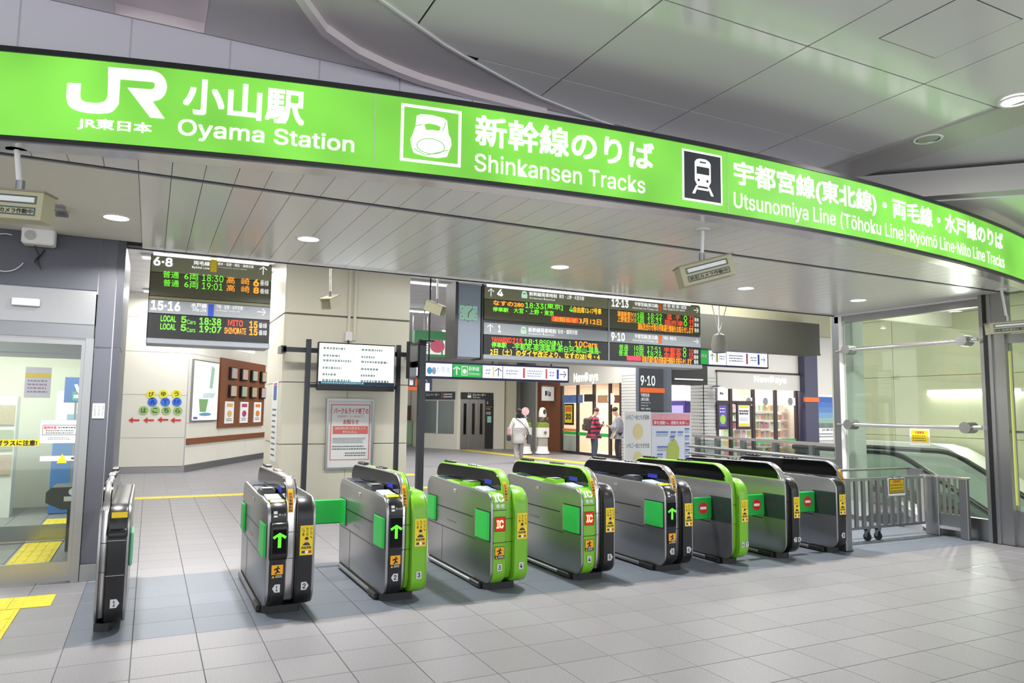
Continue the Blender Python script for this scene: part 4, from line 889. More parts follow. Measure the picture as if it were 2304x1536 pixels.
pr.rect(b[0]+W*.52, b[1]+.05, b[0]+W*.523, b[3]-.05, GI).rect(b[0], b[1], b[2], b[1]+.05, E_('screen_band_blue', '#1c3a5c', .5)).lines(b[0]+.05, b[1]+.008, b[2]-.5, b[1]+.045, 1, E_('screen_cyan', '#9fe8f8', .9), .7, .001)
pr.build(t, 'screen_print'); ob('mount', MB().box((b[0]+b[2])/2-.2, FY-.035, 2.2, (b[0]+b[2])/2+.2, FY+.005, 2.5), BLK, t)
t = thing('side_monitor', 'black monitor seen edge-on atop a tall charcoal post', 'monitor', (pY(945, 1000, 11.6).x, 11.6, 0)); x0 = pY(946, 1000, 11.6).x
ob('post', MB().box(x0-.06, 11.56, 0, x0+.05, 11.66, 2.75), POLE, t); ob('casing', MB().prism([(x0-.25, 11.7), (x0-.2, 11.66), (x0+.14, 12.3), (x0+.08, 12.34)], 2.1, 2.72, 2), BLK, t); ob('visor', MB().prism([(x0-.1, 11.5), (x0+.17, 11.5), (x0+.2, 12.3), (x0+.05, 12.3)], 2.72, 2.75, 2), BLK, t); ob('arm', MB().box(x0-.05, 11.66, 2.3, x0+.0, 12.0, 2.4), BLK, t)
# conduit and junction box on the pillar
t = thing('wall_conduit', 'white cable conduit running down the cream pillar to a socket box', 'conduit', (pY(789, 700, PYL).x, PYL-.02, 2.75)); xx = pY(789, 700, PYL).x
ob('duct', MB().box(xx-.05, PYL-.04, 2.95, xx-.01, PYL-.008, IZ), CRP, t); ob('duct', MB().box(xx+.05, PYL-.04, 2.8, xx+.1, PYL-.008, IZ), CRP, t); ob('socket_box', MB().bbox(xx-.09, PYL-.06, 2.78, xx+.04, PYL-.008, 2.95, .008), WHT, t)
ob('cable', MB().tube([(xx-.04, PYL-.05, 2.8), (xx-.05, PYL-.1, 2.66), (xx-.02, PYL-.2, 2.55)], .012), BLK, t)
# ---- notice poster on the pillar
b = boxY(PYL-.05, (736, 896), (838, 1054)); t = thing('framed_poster', 'framed red and white notice poster on the cream pillar below the monitor', 'poster', ((b[0]+b[2])/2, PYL-.03, b[1]))
u0, v0, u1, v1 = b; ob('backing', MB().box(u0+.02, PYL-.035, v0+.02, u1-.02, PYL-.012, v1-.02), WPAP, t)
for n, q in (('frame_side', (u0, v0, u0+.035, v1)), ('frame_side', (u1-.035, v0, u1, v1)), ('frame_side', (u0+.035, v0, u1-.035, v0+.035)), ('frame_side', (u0+.035, v1-.035, u1-.035, v1))): ob(n, MB().box(q[0], PYL-.055, q[1], q[2], PYL-.012, q[3]), STEEL, t)
pr = Print(frY(PYL-.036), .002); W, Hh = u1-u0, v1-v0; PK = mat('poster_coral', '#e0766c', .6)
pr.frame(u0+.08, v0+.16, u1-.07, v1-.1, .014, PK).text('パーク＆ライド終了の', u0+.13, v1-.27, u1-.1, v1-.16, INKR, .015).text('[駐車場サービス提供終了]', u0+.2, v1-.335, u1-.18, v1-.29, mat('pink_ink', '#c8838c', .6)).text('お知らせ', u0+.3, v1-.45, u1-.27, v1-.36, INKR, .015)
pr.rect(u0+.12, v1-.62, u1-.1, v1-.48, PK).text('2022年3月12日をもって', u0+.16, v1-.54, u1-.14, v1-.495, INKW, .01, dw=.001).text('終了いたしました。', u0+.3, v1-.605, u1-.3, v1-.56, INKW, .01, dw=.001)
pr.lines(u0+.12, v0+.45, u1-.12, v1-.68, 5, mat('fine_ink', '#59605f', .6), .42).lines(u0+.12, v0+.33, u1-.12, v0+.42, 2, MATS['fine_ink'], .42).lines(u1-.5, v0+.22, u1-.12, v0+.3, 2, MATS['fine_ink'], .45, 0, 0, .02); pr.build(t, 'poster_print')
b = [pX(598, 915, 2.0), pX(618, 1020, 2.0)]
t = thing('paper_notice', 'narrow white notice with a blue stripe on the pillar side', 'notice', (1.99, 13.6, .9)); fr = lambda u, v, w: (1.998-w, 14.3-u, v)
ob('sheet', MB().box(1.992, 13.2, .65, 1.999, 13.85, 2.05), WPAP, t); pr = Print(fr, .008); pr.rect(.6, 1.72, .95, 1.98, mat('notice_blue', '#4f6fa8', .6)).rect(.6, 1.99, .95, 2.02, INKR).lines(.55, .7, .98, 1.6, 9, MATS['fine_ink'], .3); pr.build(t, 'notice_print')
# ---- lettering discs on the wall
DY = mat('disc_yellow', '#e3e03c', .5); DB = mat('disc_blue', '#3a74d8', .5); DG = mat('disc_green', '#9cbf78', .5)
rows = [('びゅう', [(340, 887), (368, 886), (397, 886)], DY, mat('disc_ink_olive', '#4d4a10', .6)), ('ATM', [(343, 904), (372, 904), (398, 904)], DB, mat('disc_ink_blue', '#1c3fae', .6)), ('はこちら', [(323, 923), (349, 923), (374, 923), (400, 924)], DG, mat('disc_ink_green', '#31500f', .6))]
for word, pts, dm, im in rows:
    for ch, (x, y) in zip(word, pts):
        p = pY(x, y, AY-.015); r = .105; pos = '' if word == 'ATM' else (', first of its row', ', second of its row', ', third of its row', ', last of its row')[word.index(ch)]; nm = {'A': 'letter A', 'T': 'letter T', 'M': 'letter M'}.get(ch, 'character '+ch+pos)
        t = thing('lettering_disc', ('yellow' if dm is DY else 'blue' if dm is DB else 'green')+' round wall sticker with the '+nm, 'wall sticker', (p.x, AY-.014, p.z), 'round lettering stickers on the wall')
        ob('disc', MB().cyl((p.x, AY-.013, p.z), (p.x, AY-.019, p.z), r, 22), dm, t); pr = Print(frY(AY-.019), .002); pr.text(ch, p.x-.055, p.z-.055, p.x+.055, p.z+.06, im, .02); pr.build(t)
for k, (x, y) in enumerate(((302, 945), (335, 945), (367, 944), (396, 945))):
    p = pY(x, y, AY-.015); t = thing('arrow_sticker', ('first', 'second', 'third', 'last')[k]+' red arrow sticker counted from the door, below the green discs', 'wall sticker', (p.x, AY-.014, p.z), 'red arrow stickers on the wall')
    ob('arrow', MB().prism([(p.z-.02, p.x+.11), (p.z-.02, p.x-.03), (p.z-.07, p.x-.03), (p.z, p.x-.12), (p.z+.07, p.x-.03), (p.z+.02, p.x-.03), (p.z+.02, p.x+.11)], AY-.018, AY-.012, 1), INKR if k else INKR, t)
# ---- lit poster, wooden menu board on the angled wall
def pbox(a, b): p, q = pA(*a), pA(*b); return p[0], q[1], q[0], p[1]
u0, v0, u1, v1 = pbox((433, 810), (482, 944)); t = thing('lightbox_poster', 'white lit poster with a green drink on the angled wall', 'poster', frA((u0+u1)/2, v0, .03))
ob('frame', boxA(MB(), u0-.03, u1+.03, .012, .06, v0-.03, v1+.03), STEEL, t); ob('face', boxA(MB(), u0, u1, .06, .066, v0, v1), E_('lightbox_white', '#eef4f8', .85), t)
pr = Print(frA, .068); W, Hh = u1-u0, v1-v0; TG = mat('tea_green', '#7fb070', .5)
pr.poly([(u0+W*.62, v0+Hh*.55), (u0+W*.75, v0+Hh*.55), (u0+W*.82, v0+Hh*.9), (u0+W*.68, v0+Hh*.95)], mat('bottle_green', '#a8cdb2', .5)).poly([(u0+W*.28, v0+Hh*.14), (u0+W*.52, v0+Hh*.14), (u0+W*.6, v0+Hh*.36), (u0+W*.22, v0+Hh*.36)], TG).poly([(u0+W*.35, v0+Hh*.38), (u0+W*.8, v0+Hh*.38), (u0+W*.9, v0+Hh*.48), (u0+W*.4, v0+Hh*.46)], mat('glass_tint', '#d0e8e8', .4)).ell(u0+W*.5, v0+Hh*.1, W*.25, Hh*.03, mat('tray_blue', '#6f9fc4', .5)).rect(u0+W*.04, v0+Hh*.02, u0+W*.2, v0+Hh*.06, mat('logo_violet', '#7d5fa0', .5)); pr.build(t, 'poster_print')
u0, v0, u1, v1 = pbox((494, 804), (587, 957)); t = thing('wooden_menu_board', 'brown wooden wall board with eight leaflet racks and three small posters', 'board', frA((u0+u1)/2, v0, .03)); W, Hh = u1-u0, v1-v0
ob('panel', boxA(MB(), u0, u1, .012, .07, v0, v1), WOOD, t); LEAF = [mat('leaflet_%d' % k, c, .6, noise=.3, nscale=40) for k, c in enumerate(('#b9a9a4', '#c4b0a0', '#a9b09a', '#b5a58e'))]
for r in range(2):
    for c in range(4):
        x = u0+W*(.15+.235*c); z = v0+Hh*(.72 if r == 0 else .46); k = ob('leaflet_rack', boxA(MB(), x, x+W*.13, .07, .13, z-Hh*.02, z+Hh*.16), BLK, t); ob('leaflets', boxA(MB(), x+W*.02, x+W*.125, .13, .145, z, z+Hh*.15), LEAF[(r+c) % 4], k)
for c, cm in enumerate(('#d8b46a', '#b0406a', '#d8863c')):
    x = u0+W*(.1+.32*c); k = ob('small_poster', boxA(MB(), x, x+W*.18, .07, .085, v0+Hh*.06, v0+Hh*.38), WPAP, t); pr = Print(frA, .087); m_ = mat('menu_print_%d' % c, cm, .6)
    pr.rect(x+W*.03, v0+Hh*.3, x+W*.15, v0+Hh*.35, m_).ell(x+W*.09, v0+Hh*.2, W*.05, Hh*.05, m_, 0, 12).lines(x+W*.03, v0+Hh*.09, x+W*.15, v0+Hh*.14, 2, INK, .4); pr.build(k, 'poster_print')
u0, v0, u1, v1 = pbox((524, 768), (566, 795)); t = thing('lit_shop_sign', 'small lit white sign half hidden behind the left departure board', 'sign', frA((u0+u1)/2, v0, .05)); ob('box', boxA(MB(), u0, u1, .012, .1, v0, v1+.05), E_('sign_white_soft', '#ffffff', 1.0), t)
pr = Print(frA, .102); pr.lines(u0+.1, v0+.1, u1-.05, v1, 1, mat('sign_navy', '#30305a', .5), .6); pr.build(t)
# ---- hanging direction signs
WL = E_('lightbox_cool', '#eef0ff', 1.0); GL = E_('lightbox_green', '#23a848', .8); NAV = mat('sign_navy2', '#1c1c48', .5); BAR = [mat('bar_red', '#d86464', .5), mat('bar_blue', '#2a4ab8', .5), mat('bar_yellow', '#e8e88c', .5)]
SY = 13.0; b = boxY(SY, (931, 815), (1277, 856)); t = thing('hanging_sign', 'long lit direction sign with one green section below the clock panel', 'sign', ((b[0]+b[2])/2, SY, b[1]), 'lit direction signs'); ux, z0, uw, z1 = b
ob('frame', MB().bbox(ux-.04, SY+.005, z0-.04, uw+.04, SY+.18, z1+.04, .008), NAV, t)
segs = [(931, 1017, WL), (1019, 1084, GL), (1086, 1130, WL), (1132, 1277, WL)]
for a, c, m_ in segs: ob('face_panel', MB().box(pY(a, 835, SY).x, SY-.006, z0, pY(c, 835, SY).x, SY+.006, z1), m_, t)
for q in (.1, .5, .9): xx = ux+(uw-ux)*q; ob('hanger', MB().cyl((xx, SY+.1, z1+.03), (xx, SY+.1, IZ), .015, 8), BLK, t)
pr = Print(frY(SY-.007), .002); cz = (z0+z1)/2; X_ = lambda x: pY(x, 835, SY).x
pr.arrow(X_(943), cz, .085, 90, NAV, .22).text('お手洗', X_(982), cz-.06, X_(1012), cz+.06, mat('pale_ink', '#9fb0c8', .6)).ell(X_(966), cz-.02, .05, .07, mat('pictogram_blue', '#4fa8d8', .5)).ell(X_(976), cz-.02, .045, .07, MATS['pale_ink'])
pr.arrow(X_(1027), cz, .085, 90, INKW, .3).frame(X_(1038), cz-.09, X_(1052), cz+.09, .015, INKW).ell(X_(1045), cz-.01, .04, .05, INKW).text('新幹線', X_(1054), cz+.0, X_(1078), cz+.09, INKW, .01).text('Shinkansen', X_(1054), cz-.08, X_(1080), cz-.02, INKW)
pr.lines(X_(1092), cz-.06, X_(1106), cz+.06, 2, MATS['pale_ink']).rect(X_(1108), cz-.1, X_(1112), cz+.1, BAR[2]).arrow(X_(1121), cz, .085, 90, NAV, .22).lines(X_(1138), cz-.05, X_(1168), cz+.06, 2, MATS['pale_ink']).rect(X_(1176), cz-.1, X_(1181), cz+.1, BAR[0]).lines(X_(1186), cz-.08, X_(1222), cz+.07, 3, MATS['pale_ink']).rect(X_(1227), cz-.1, X_(1231), cz+.1, BAR[0]).lines(X_(1236), cz-.06, X_(1248), cz+.06, 2, MATS['pale_ink']).rect(X_(1252), cz-.1, X_(1257), cz+.1, BAR[1]).arrow(X_(1266), cz, .08, 0, NAV, .22); pr.build(t)
# ---- dark fascia beam, direction sign below it, hanging speaker
struct('beam_dark', MB().box(9.0, 11.0, 2.86, 12.83, 11.35, 3.52).box(8.99, 10.99, 2.84, 12.84, 11.36, 2.87), mat('beam_charcoal', '#4c4c46', .5), 'dark charcoal fascia beam beyond the wide departure board')
struct('wall_over_beam', MB().box(9.0, 11.36, 3.3, 14.1, 11.5, IZ), mat('beige_fascia', '#c4c2a4', .5), 'beige wall above the charcoal beam')
SY2 = 11.5; b = boxY(SY2, (1560, 784), (1727, 826)); ux, z0, uw, z1 = b; t = thing('hanging_sign', 'shorter lit direction sign hanging under the charcoal beam', 'sign', ((b[0]+b[2])/2, SY2, b[1]), 'lit direction signs')
ob('frame', MB().bbox(ux-.04, SY2+.005, z0-.03, uw+.04, SY2+.16, z1+.03, .008), NAV, t); X_ = lambda x: pY(x, 805, SY2).x; cz = (z0+z1)/2
for a, c, m_ in ((1560, 1593, GL), (1595, 1633, WL), (1635, 1726, WL)): ob('face_panel', MB().box(X_(a), SY2-.006, z0, X_(c), SY2+.006, z1), m_, t)
pr = Print(frY(SY2-.007), .002); pr.text('新幹線', X_(1574), cz-.02, X_(1590), cz+.06, INKW, .01).arrow(X_(1602), cz, .07, 90, NAV, .22).rect(X_(1610), cz-.1, X_(1615), cz+.1, BAR[2]).lines(X_(1618), cz-.05, X_(1630), cz+.05, 2, MATS['pale_ink']).lines(X_(1640), cz-.08, X_(1672), cz+.08, 3, MATS['pale_ink']).rect(X_(1678), cz-.11, X_(1682), cz+.11, BAR[0]).lines(X_(1688), cz-.05, X_(1702), cz+.06, 2, MATS['pale_ink']).rect(X_(1704), cz-.11, X_(1708), cz+.11, BAR[1]).arrow(X_(1716), cz, .065, 0, NAV, .22); pr.build(t)
for q in (.3, .8): xx = ux+(uw-ux)*q; ob('hanger', MB().box(xx-.02, 11.34, z1+.02, xx+.02, SY2+.1, z1+.25), BLK, t)
hs = pY(1618, 776, 9.2); t = thing('hanging_speaker', 'small grey loudspeaker hung from three wires before the charcoal beam', 'speaker', hs)
ob('horn', MB().lathe([(.03, .2), (.1, .16), (.13, .0), (.115, -.12), (.1, -.13), (.0005, -.1)], hs, 16), mat('speaker_grey', '#8f8f86', .5), t, 40)
for dx, dy in ((-.32, .1), (.02, 0), (.55, .05)): ob('wire', MB().cyl((hs.x, hs.y, hs.z+.18), (hs.x+dx, hs.y+dy, IZ), .012 if dx == .02 else .008, 8), STEELB, t)
# ---- far end: green fence, brown band, elevator
ob('brown_band', MB().box(6, 30.5, .9, 11, 30.6, 1.75), mat('band_brown', '#6b5248', .6), wf)
t = thing('green_screen_fence', 'low green glazed fence at the far end of the hall', 'fence', (9.6, 30.2, 0))
for k in range(6): ob('pane', MB().box(8.2+.5*k, 30.15, .1, 8.68+.5*k, 30.2, 1.05), mat('fence_green', '#8fae86', .35), t)
ob('top_rail', MB().box(8.1, 30.12, 1.05, 11.2, 30.22, 1.1), STEEL, t); ob('bottom_rail', MB().box(8.1, 30.12, 0, 11.2, 30.22, .1), STEEL_D, t)
EY = 27.4; ew = struct('wall_elevator', MB().box(11.15, EY, 0, 13.25, 30.4, 3.3).prism([(10.2, 29.2), (11.15, EY), (11.15, 30.4), (10.2, 30.4)], 0, 3.3, 2), mat('elevator_cream', '#dedbcc', .45), 'cream elevator block at the far end of the hall')
t = thing('elevator_door', 'steel elevator door with three slim windows under a dark sign', 'elevator', (12.0, EY, 0)); ex = [pY(x, 960, EY).x for x in (1035, 1055, 1073, 1090)]
for k in range(3):
    d = ob('leaf', MB().box(ex[k]+.01, EY-.03, .02, ex[k+1]-.01, EY-.005, 2.02), STEEL_D, t); m_ = (ex[k]+ex[k+1])/2; ob('window', MB().box(m_-.06, EY-.036, .6, m_+.06, EY-.028, 1.85), BLKG, d)
pnl = ob('side_sign', MB().box(ex[3]+.01, EY-.04, .02, pY(1109, 960, EY).x, EY-.005, 2.02), mat('sign_charcoal', '#24292c', .4), t)
hd = ob('header_sign', MB().box(ex[0], EY-.06, 2.03, pY(1109, 890, EY).x, EY-.005, 2.3), MATS['sign_charcoal'], t)
pr = Print(frY(EY-.061), .003); x0 = ex[0]; pr.text('エレベーター', x0+.5, 2.15, x0+1.1, 2.26, INKW, .02).text('Elevator', x0+.52, 2.07, x0+.85, 2.13, INKW).rect(x0+.28, 2.08, x0+.44, 2.18, INKW).arrow(x0+.33, 2.23, .04, 90, INKW).arrow(x0+.41, 2.23, .04, 270, INKW); pr.build(hd)
pr = Print(frY(EY-.041), .003); x0 = ex[3]; pr.arrow(x0+.1, 1.9, .06, 270, INKW).rect(x0+.03, 1.72, x0+.32, 1.74, ORB).text('9·10', x0+.05, 1.6, x0+.22, 1.68, INKW).rect(x0+.1, 1.08, x0+.28, 1.34, mat('lift_plate', '#8fd0c0', .5)).lines(x0+.05, 1.4, x0+.28, 1.52, 2, INKW); pr.build(pnl)
t = thing('elevator_window', 'two-pane window with a dark sign beside the elevator', 'window', (10.7, 28.2, .6)); E0, E1 = Vector((10.2, 29.2, 0)), Vector((11.15, EY, 0)); ED = (E1-E0).normalized(); EN = Vector((ED.y, -ED.x, 0))
def frE(u, v, w): p = E0+ED*u+EN*w; return (p.x, p.y, v)
def boxE(u0, u1, w0, w1, z0, z1): return MB().prism([frE(u, 0, w)[:2] for u, w in ((u0, w0), (u1, w0), (u1, w1), (u0, w1))], z0, z1, 2)
for k in range(2): ob('pane', boxE(.12+.9*k, .95+.9*k, .0, .02, .62, 1.95), mat('pane_grey_green', '#5c6a64', .15), t)
ob('mullion', boxE(.95, 1.02, .0, .05, .6, 1.97), CREAM, t); sn = ob('sign', boxE(.1, 1.9, .02, .06, 2.0, 2.32), MATS['sign_charcoal'], t); pr = Print(frE, .062); pr.text('エレベーター', .35, 2.14, 1.1, 2.26, INKW, .01).rect(.14, 2.06, .28, 2.26, INKW).rect(1.22, 2.04, 1.25, 2.28, ORB).lines(1.32, 2.06, 1.8, 2.26, 2, INKW); pr.build(sn)
struct('pillar_hall', MB().box(13.3, 27.2, 0, 13.7, 28.2, IZ), mat('hall_pillar', '#c9c7ac', .45), 'pale pillar between the elevator and the shop')
struct('wall_recess', MB().box(13.7, 28.0, 0, 16, 28.2, IZ), mat('recess_wall_grey', '#9a9b98', .5), 'grey recessed wall right of the elevator')
b = boxY(17.5, (950, 756), (1018, 804)); t = thing('hanging_advert', 'green framed overhead advert with a pink picture near the side monitor', 'sign', ((b[0]+b[2])/2, 17.5, b[1])); u0, v0, u1, v1 = b
ob('frame', MB().box(u0-.2, 17.505, v0, u1+.5, 17.7, v1+.15), mat('advert_green', '#3f8a58', .4), t)
for a, c in ((u0, u0+.62*(u1-u0)), (u0+.68*(u1-u0), u1+.4)): ob('card', MB().box(a, 17.49, v0+.06, c, 17.506, v1-.08), E_('advert_white', '#dfe8e0', .7), t)
pr = Print(frY(17.49), .003); pr.ell(u0+.35*(u1-u0)+.12, v0+.27, .2, .17, mat('advert_pink', '#d0607c', .5)).lines(u0+.05, v0+.12, u0+.2, v0+.3, 3, INK, .3); pr.build(t, 'advert_print')
for q in (.1, .9): ob('hanger', MB().cyl((u0+(u1-u0)*q, 17.6, v1+.1), (u0+(u1-u0)*q, 17.6, IZ), .015, 8), STEEL_D, t)
b = boxY(19.0, (918, 848), (972, 879)); t = thing('platform_sign', 'dark platform sign with an orange stripe beyond the side monitor', 'sign', ((b[0]+b[2])/2, 19, b[1])); u0, v0, u1, v1 = b
ob('box', MB().box(u0, 19.0, v0, u1, 19.2, v1), mat('sign_slate_blue', '#3c425c', .5), t); ob('stripe', MB().box(u0, 18.99, v0, u1-.3, 19.0, v0+.1), mat('line_orange', '#f06a20', .5), t); ob('lit_card', MB().box(u1-.3, 18.985, v0, u1-.08, 19.0, v1-.15), WL, t)
pr = Print(frY(18.99), .003); pr.text('9·10', u0+.3, v0+.15, u0+.55, v1-.06, INKW).rect(u0+.2, v0+.12, u0+.26, v1-.02, ORB).rect(u0+.04, v0+.14, u0+.15, v1-.06, INKW).arrow(u1-.19, v0+.1, .06, 270, NAV); pr.build(t)
for q in (.2, .8): ob('hanger', MB().cyl((u0+(u1-u0)*q, 19.1, v1), (u0+(u1-u0)*q, 19.1, IZ), .015, 8), STEEL_D, t)
# ================================================================ SHOPS AND RIGHT END OF THE HALL
SHX, SHY = 14.3, 16.4; SLT = mat('shutter_slat', '#c6c6c2', .45, .2); PEACH = mat('shop_peach', '#e6cdb8', .6); SHW = mat('shop_white', '#e8e4de', .6); DKB = mat('mullion_brown', '#3a2f2e', .5)
area(16.3, 22.4, 2.7, 2.5, 3.5, 190, (1, .92, .84), name='shop_light'); area(16.8, 18.3, 2.75, 3.0, 2.5, 230, (1, .97, .95), name='shop_light')
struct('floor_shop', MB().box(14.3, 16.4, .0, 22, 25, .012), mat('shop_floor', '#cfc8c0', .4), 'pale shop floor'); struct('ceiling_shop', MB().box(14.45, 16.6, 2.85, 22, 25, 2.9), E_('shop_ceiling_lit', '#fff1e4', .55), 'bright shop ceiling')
struct('wall_shop_rear', MB().box(19, 16.5, 0, 19.1, 25, 2.85).box(14.45, 24.9, 0, 19, 25, 2.85).box(14.45, 19.6, 0, 19, 19.7, 2.85), PEACH, 'peach rear walls of the convenience shop')
ws = struct('wall_shop_front', MB().box(SHX, 24.5, 0, SHX+.15, 26.6, IZ).box(SHX, 20.5, 2.56, SHX+.15, 24.5, IZ).box(SHX, SHY, 2.9, SHX+.15, 20.5, IZ).box(SHX, 19.4, 0, SHX+.15, 20.5, 2.9).box(SHX, SHY, 0, SHX+.15, 16.95, 2.9), FARW, 'off-white wall with the first convenience shop front')
ob('wood_panel', MB().box(SHX-.03, 24.55, 0, SHX, 26.4, 3.0), WOOD, ws); z = .1
while z < 2.85: ob('slat', MB().box(SHX-.02, 19.42, z, SHX, 20.45, z+.085), SLT, ws); ob('slat', MB().box(SHX-.02, SHY, z, SHX, 16.93, z+.085), SLT, ws); z += .1
ob('header_panel', MB().box(SHX-.06, 20.5, 2.56, SHX, 24.5, 3.35), mat('header_white', '#cfcdc4', .5), ws)
struct('wall_hall_end', MB().box(SHX, 26.6, 0, SHX+.15, 28.2, IZ), mat('recess_wall_grey', '#9a9b98', .5), 'grey wall beyond the wooden panel')
t = thing('shop_glazing', 'glazed front of the first convenience shop with dark mullions', 'shop front', (SHX, 22.5, 0), 'convenience shop fronts'); ys = [24.46, 23.31, 22.19, 21.17, 20.51]
for y in ys: ob('mullion', MB().box(SHX-.02, y-.06, 0, SHX+.06, y+.06, 2.56), DKB, t)
for a, b_ in ((ys[0], ys[1]), (ys[1], ys[2]), (ys[3], ys[4])): ob('pane', MB().box(SHX+.01, b_+.06, .12, SHX+.03, a-.06, 2.5), GLASS, t)
ob('sill', MB().box(SHX-.03, 20.5, 0, SHX+.06, 24.5, .1), DKB, t); ob('lower_panel', MB().box(SHX+.035, ys[1]+.06, .1, SHX+.05, ys[0]-.06, .68), SHW, t)
ob('colour_band', MB().box(SHX+.0, 20.6, .70, SHX+.008, 24.38, .82), mat('band_green', '#2fae4e', .5), t); ob('colour_band', MB().box(SHX+.0, 23.3, .83, SHX+.008, 24.38, .93), mat('band_orange', '#ee8a4a', .5), t)
f1 = frX(SHX-.06); pr = Print(f1, .004); NEW = E_('shop_sign_lit', '#f4fff0', 1.6)
b = boxX(SHX-.06, (1291, 840), (1346, 862)); pr.text('NewDays', b[0], b[1], b[2], b[3], NEW, .018); pr.build(ws, 'shop_lettering')
f2 = frX(SHX-.0); pr = Print(f2, .012)
b = boxX(SHX, (1267, 889), (1312, 906)); pr.rect(*b, mat('banner_mixed', '#5a78b0', .6, noise=.6, nscale=7)); b = boxX(SHX, (1345, 889), (1372, 906)); pr.rect(*b, mat('banner_bread', '#b58a62', .6, noise=.3, nscale=6)).ell(b[2]+.1, (b[1]+b[3])/2, .22, .2, WPAP, .002); b = boxX(SHX, (1375, 889), (1395, 906)); pr.rect(*b, mat('banner_brown', '#6a3a2c', .6, noise=.4, nscale=9))
b = boxX(SHX, (1315, 887), (1340, 903)); pr.rect(*b, DKB); pr.build(t, 'window_banner')
b = boxX(SHX-.05, (1270, 908), (1290, 956)); p_ = thing('shop_poster', 'yellow poster in a black frame inside the first shop window', 'poster', (SHX-.05, -(b[0]+b[2])/2, b[1])); ob('frame', MB().box(SHX-.06, -b[2], b[1], SHX-.025, -b[0], b[3]), BLK, p_)
pr = Print(frX(SHX-.06), .004); pr.rect(b[0]+.06, b[1]+.08, b[2]-.06, b[3]-.06, STY).rect(b[0]+.1, b[3]-.3, b[2]-.1, b[3]-.1, mat('poster_orange', '#d8732a', .5), .002).text('20', b[0]+.12, b[1]+.2, b[2]-.15, b[1]+.42, INK, .04, dw=.002).lines(b[0]+.1, b[1]+.46, b[2]-.1, b[3]-.32, 2, INK, .3, dw=.002); pr.build(p_, 'poster_print')
b = boxX(SHX-.5, (1221, 870), (1242, 901)); p_ = thing('projecting_sign', 'white square shop sign projecting from the wooden panel', 'sign', (SHX-.4, -(b[0]+b[2])/2, b[1])); ym = 24.9
ob('plate', MB().box(SHX-.62, ym, b[1], SHX-.1, ym+.08, b[3]), WPAP, p_); ob('arm', MB().box(SHX-.62, ym+.02, b[3], SHX-.03, ym+.06, b[3]+.05), STEEL_D, p_); pr = Print(frY(ym), .004); pr.text('Dila', SHX-.5, b[1]+.18, SHX-.25, b[3]-.15, INK, .02); pr.build(p_)
def goods_shelf(label, x0, x1, y, z1, face, seed, n=5):
    rn = random.Random(seed); t = thing('goods_shelf', label, 'shelf', ((x0+x1)/2, y, 0), 'shop shelves'); B_ = (lambda a, c, d0, d1, z0, z2: MB().box(a, y+d0, z0, c, y+d1, z2)) if face == 'y' else (lambda a, c, d0, d1, z0, z2: MB().box(y+d0, a, z0, y+d1, c, z2))
    ob('back_panel', B_(x0, x1, .4, .43, 0, z1), E_('shelf_back_added_glow', '#fff4ee', .6), t); cols = [mat('goods_%d' % k, c, .5) for k, c in enumerate(('#d88090', '#ecc070', '#f0ece4', '#a0c088', '#e8b0c0', '#c88068'))]; gm = [MB() for _ in cols]  # back panel is given a glow to brighten the shelf
    for k in range(n):
        z = .25+k*(z1-.3)/n; ob('shelf_board', B_(x0, x1, 0, .4, z-.03, z), WHT, t); x = x0+.03
        while x < x1-.1:
            wd = .07+.06*rn.random(); hh = .12+.12*rn.random(); m_ = gm[rn.randrange(6)]; q = B_(x, x+wd*.9, .05, .3, z+.001, z+hh); m_.add(q.v, q.f); x += wd
    for m_, c in zip(gm, cols): o = ob('goods', m_, c, t); o['kind'] = 'stuff'
goods_shelf('shop shelf of small goods behind the first shop window', 19.9, 23.2, 16.6, 1.6, 'x', 1)
goods_shelf('tall shelf of packaged goods behind the second shop window', 16.4, 18.9, 17.6, 2.0, 'y', 2, 6)
goods_shelf('shop counter shelf near the doorway of the first shop', 20.2, 22.0, 15.3, .9, 'x', 3, 3)
# second shop front, facing the gates
s2 = struct('wall_shop_second', MB().box(14.3, SHY, 2.72, 18.14, SHY+.15, IZ).box(18.7, SHY, 0, 23, SHY+.15, IZ).box(14.3, SHY, 0, 14.8, SHY+.15, 2.72), FARW, 'off-white wall with the second convenience shop front')
ob('header_panel', MB().box(14.8, SHY-.05, 2.3, 18.14, SHY, 2.78), mat('header_white', '#cfcdc4', .5), s2); ob('header_edge', MB().box(14.78, SHY-.06, 2.78, 18.16, SHY, 2.84), DKB, s2)
z = .1
while z < 2.7: ob('slat', MB().box(14.32, SHY-.02, z, 14.78, SHY, z+.085), SLT, s2); z += .1
b = boxY(SHY-.06, (1697, 845), (1770, 866)); pr = Print(frY(SHY-.05), .006); pr.text('NewDays', *b, NEW, .018); pr.build(s2, 'shop_lettering')
t = thing('shop_glazing', 'glazed front of the second convenience shop behind the handrail', 'shop front', (16.4, SHY, 0), 'convenience shop fronts'); xs = [pY(x, 930, SHY).x for x in (1613, 1644, 1695, 1745, 1792)]
for x in xs: ob('mullion', MB().box(x-.05, SHY-.03, 0, x+.05, SHY+.05, 2.3), DKB, t)
for a, c in zip(xs, xs[1:]): ob('pane', MB().box(a+.05, SHY+.0, .1, c-.05, SHY+.02, 2.28), GLASS, t)
ob('transom', MB().box(xs[0], SHY-.02, 1.85, xs[2], SHY+.04, 1.95), DKB, t); ob('colour_band', MB().box(xs[2]+.05, SHY-.012, .7, xs[4], SHY-.004, .82), MATS['band_green'], t)
pr = Print(frY(SHY-.005), .012)
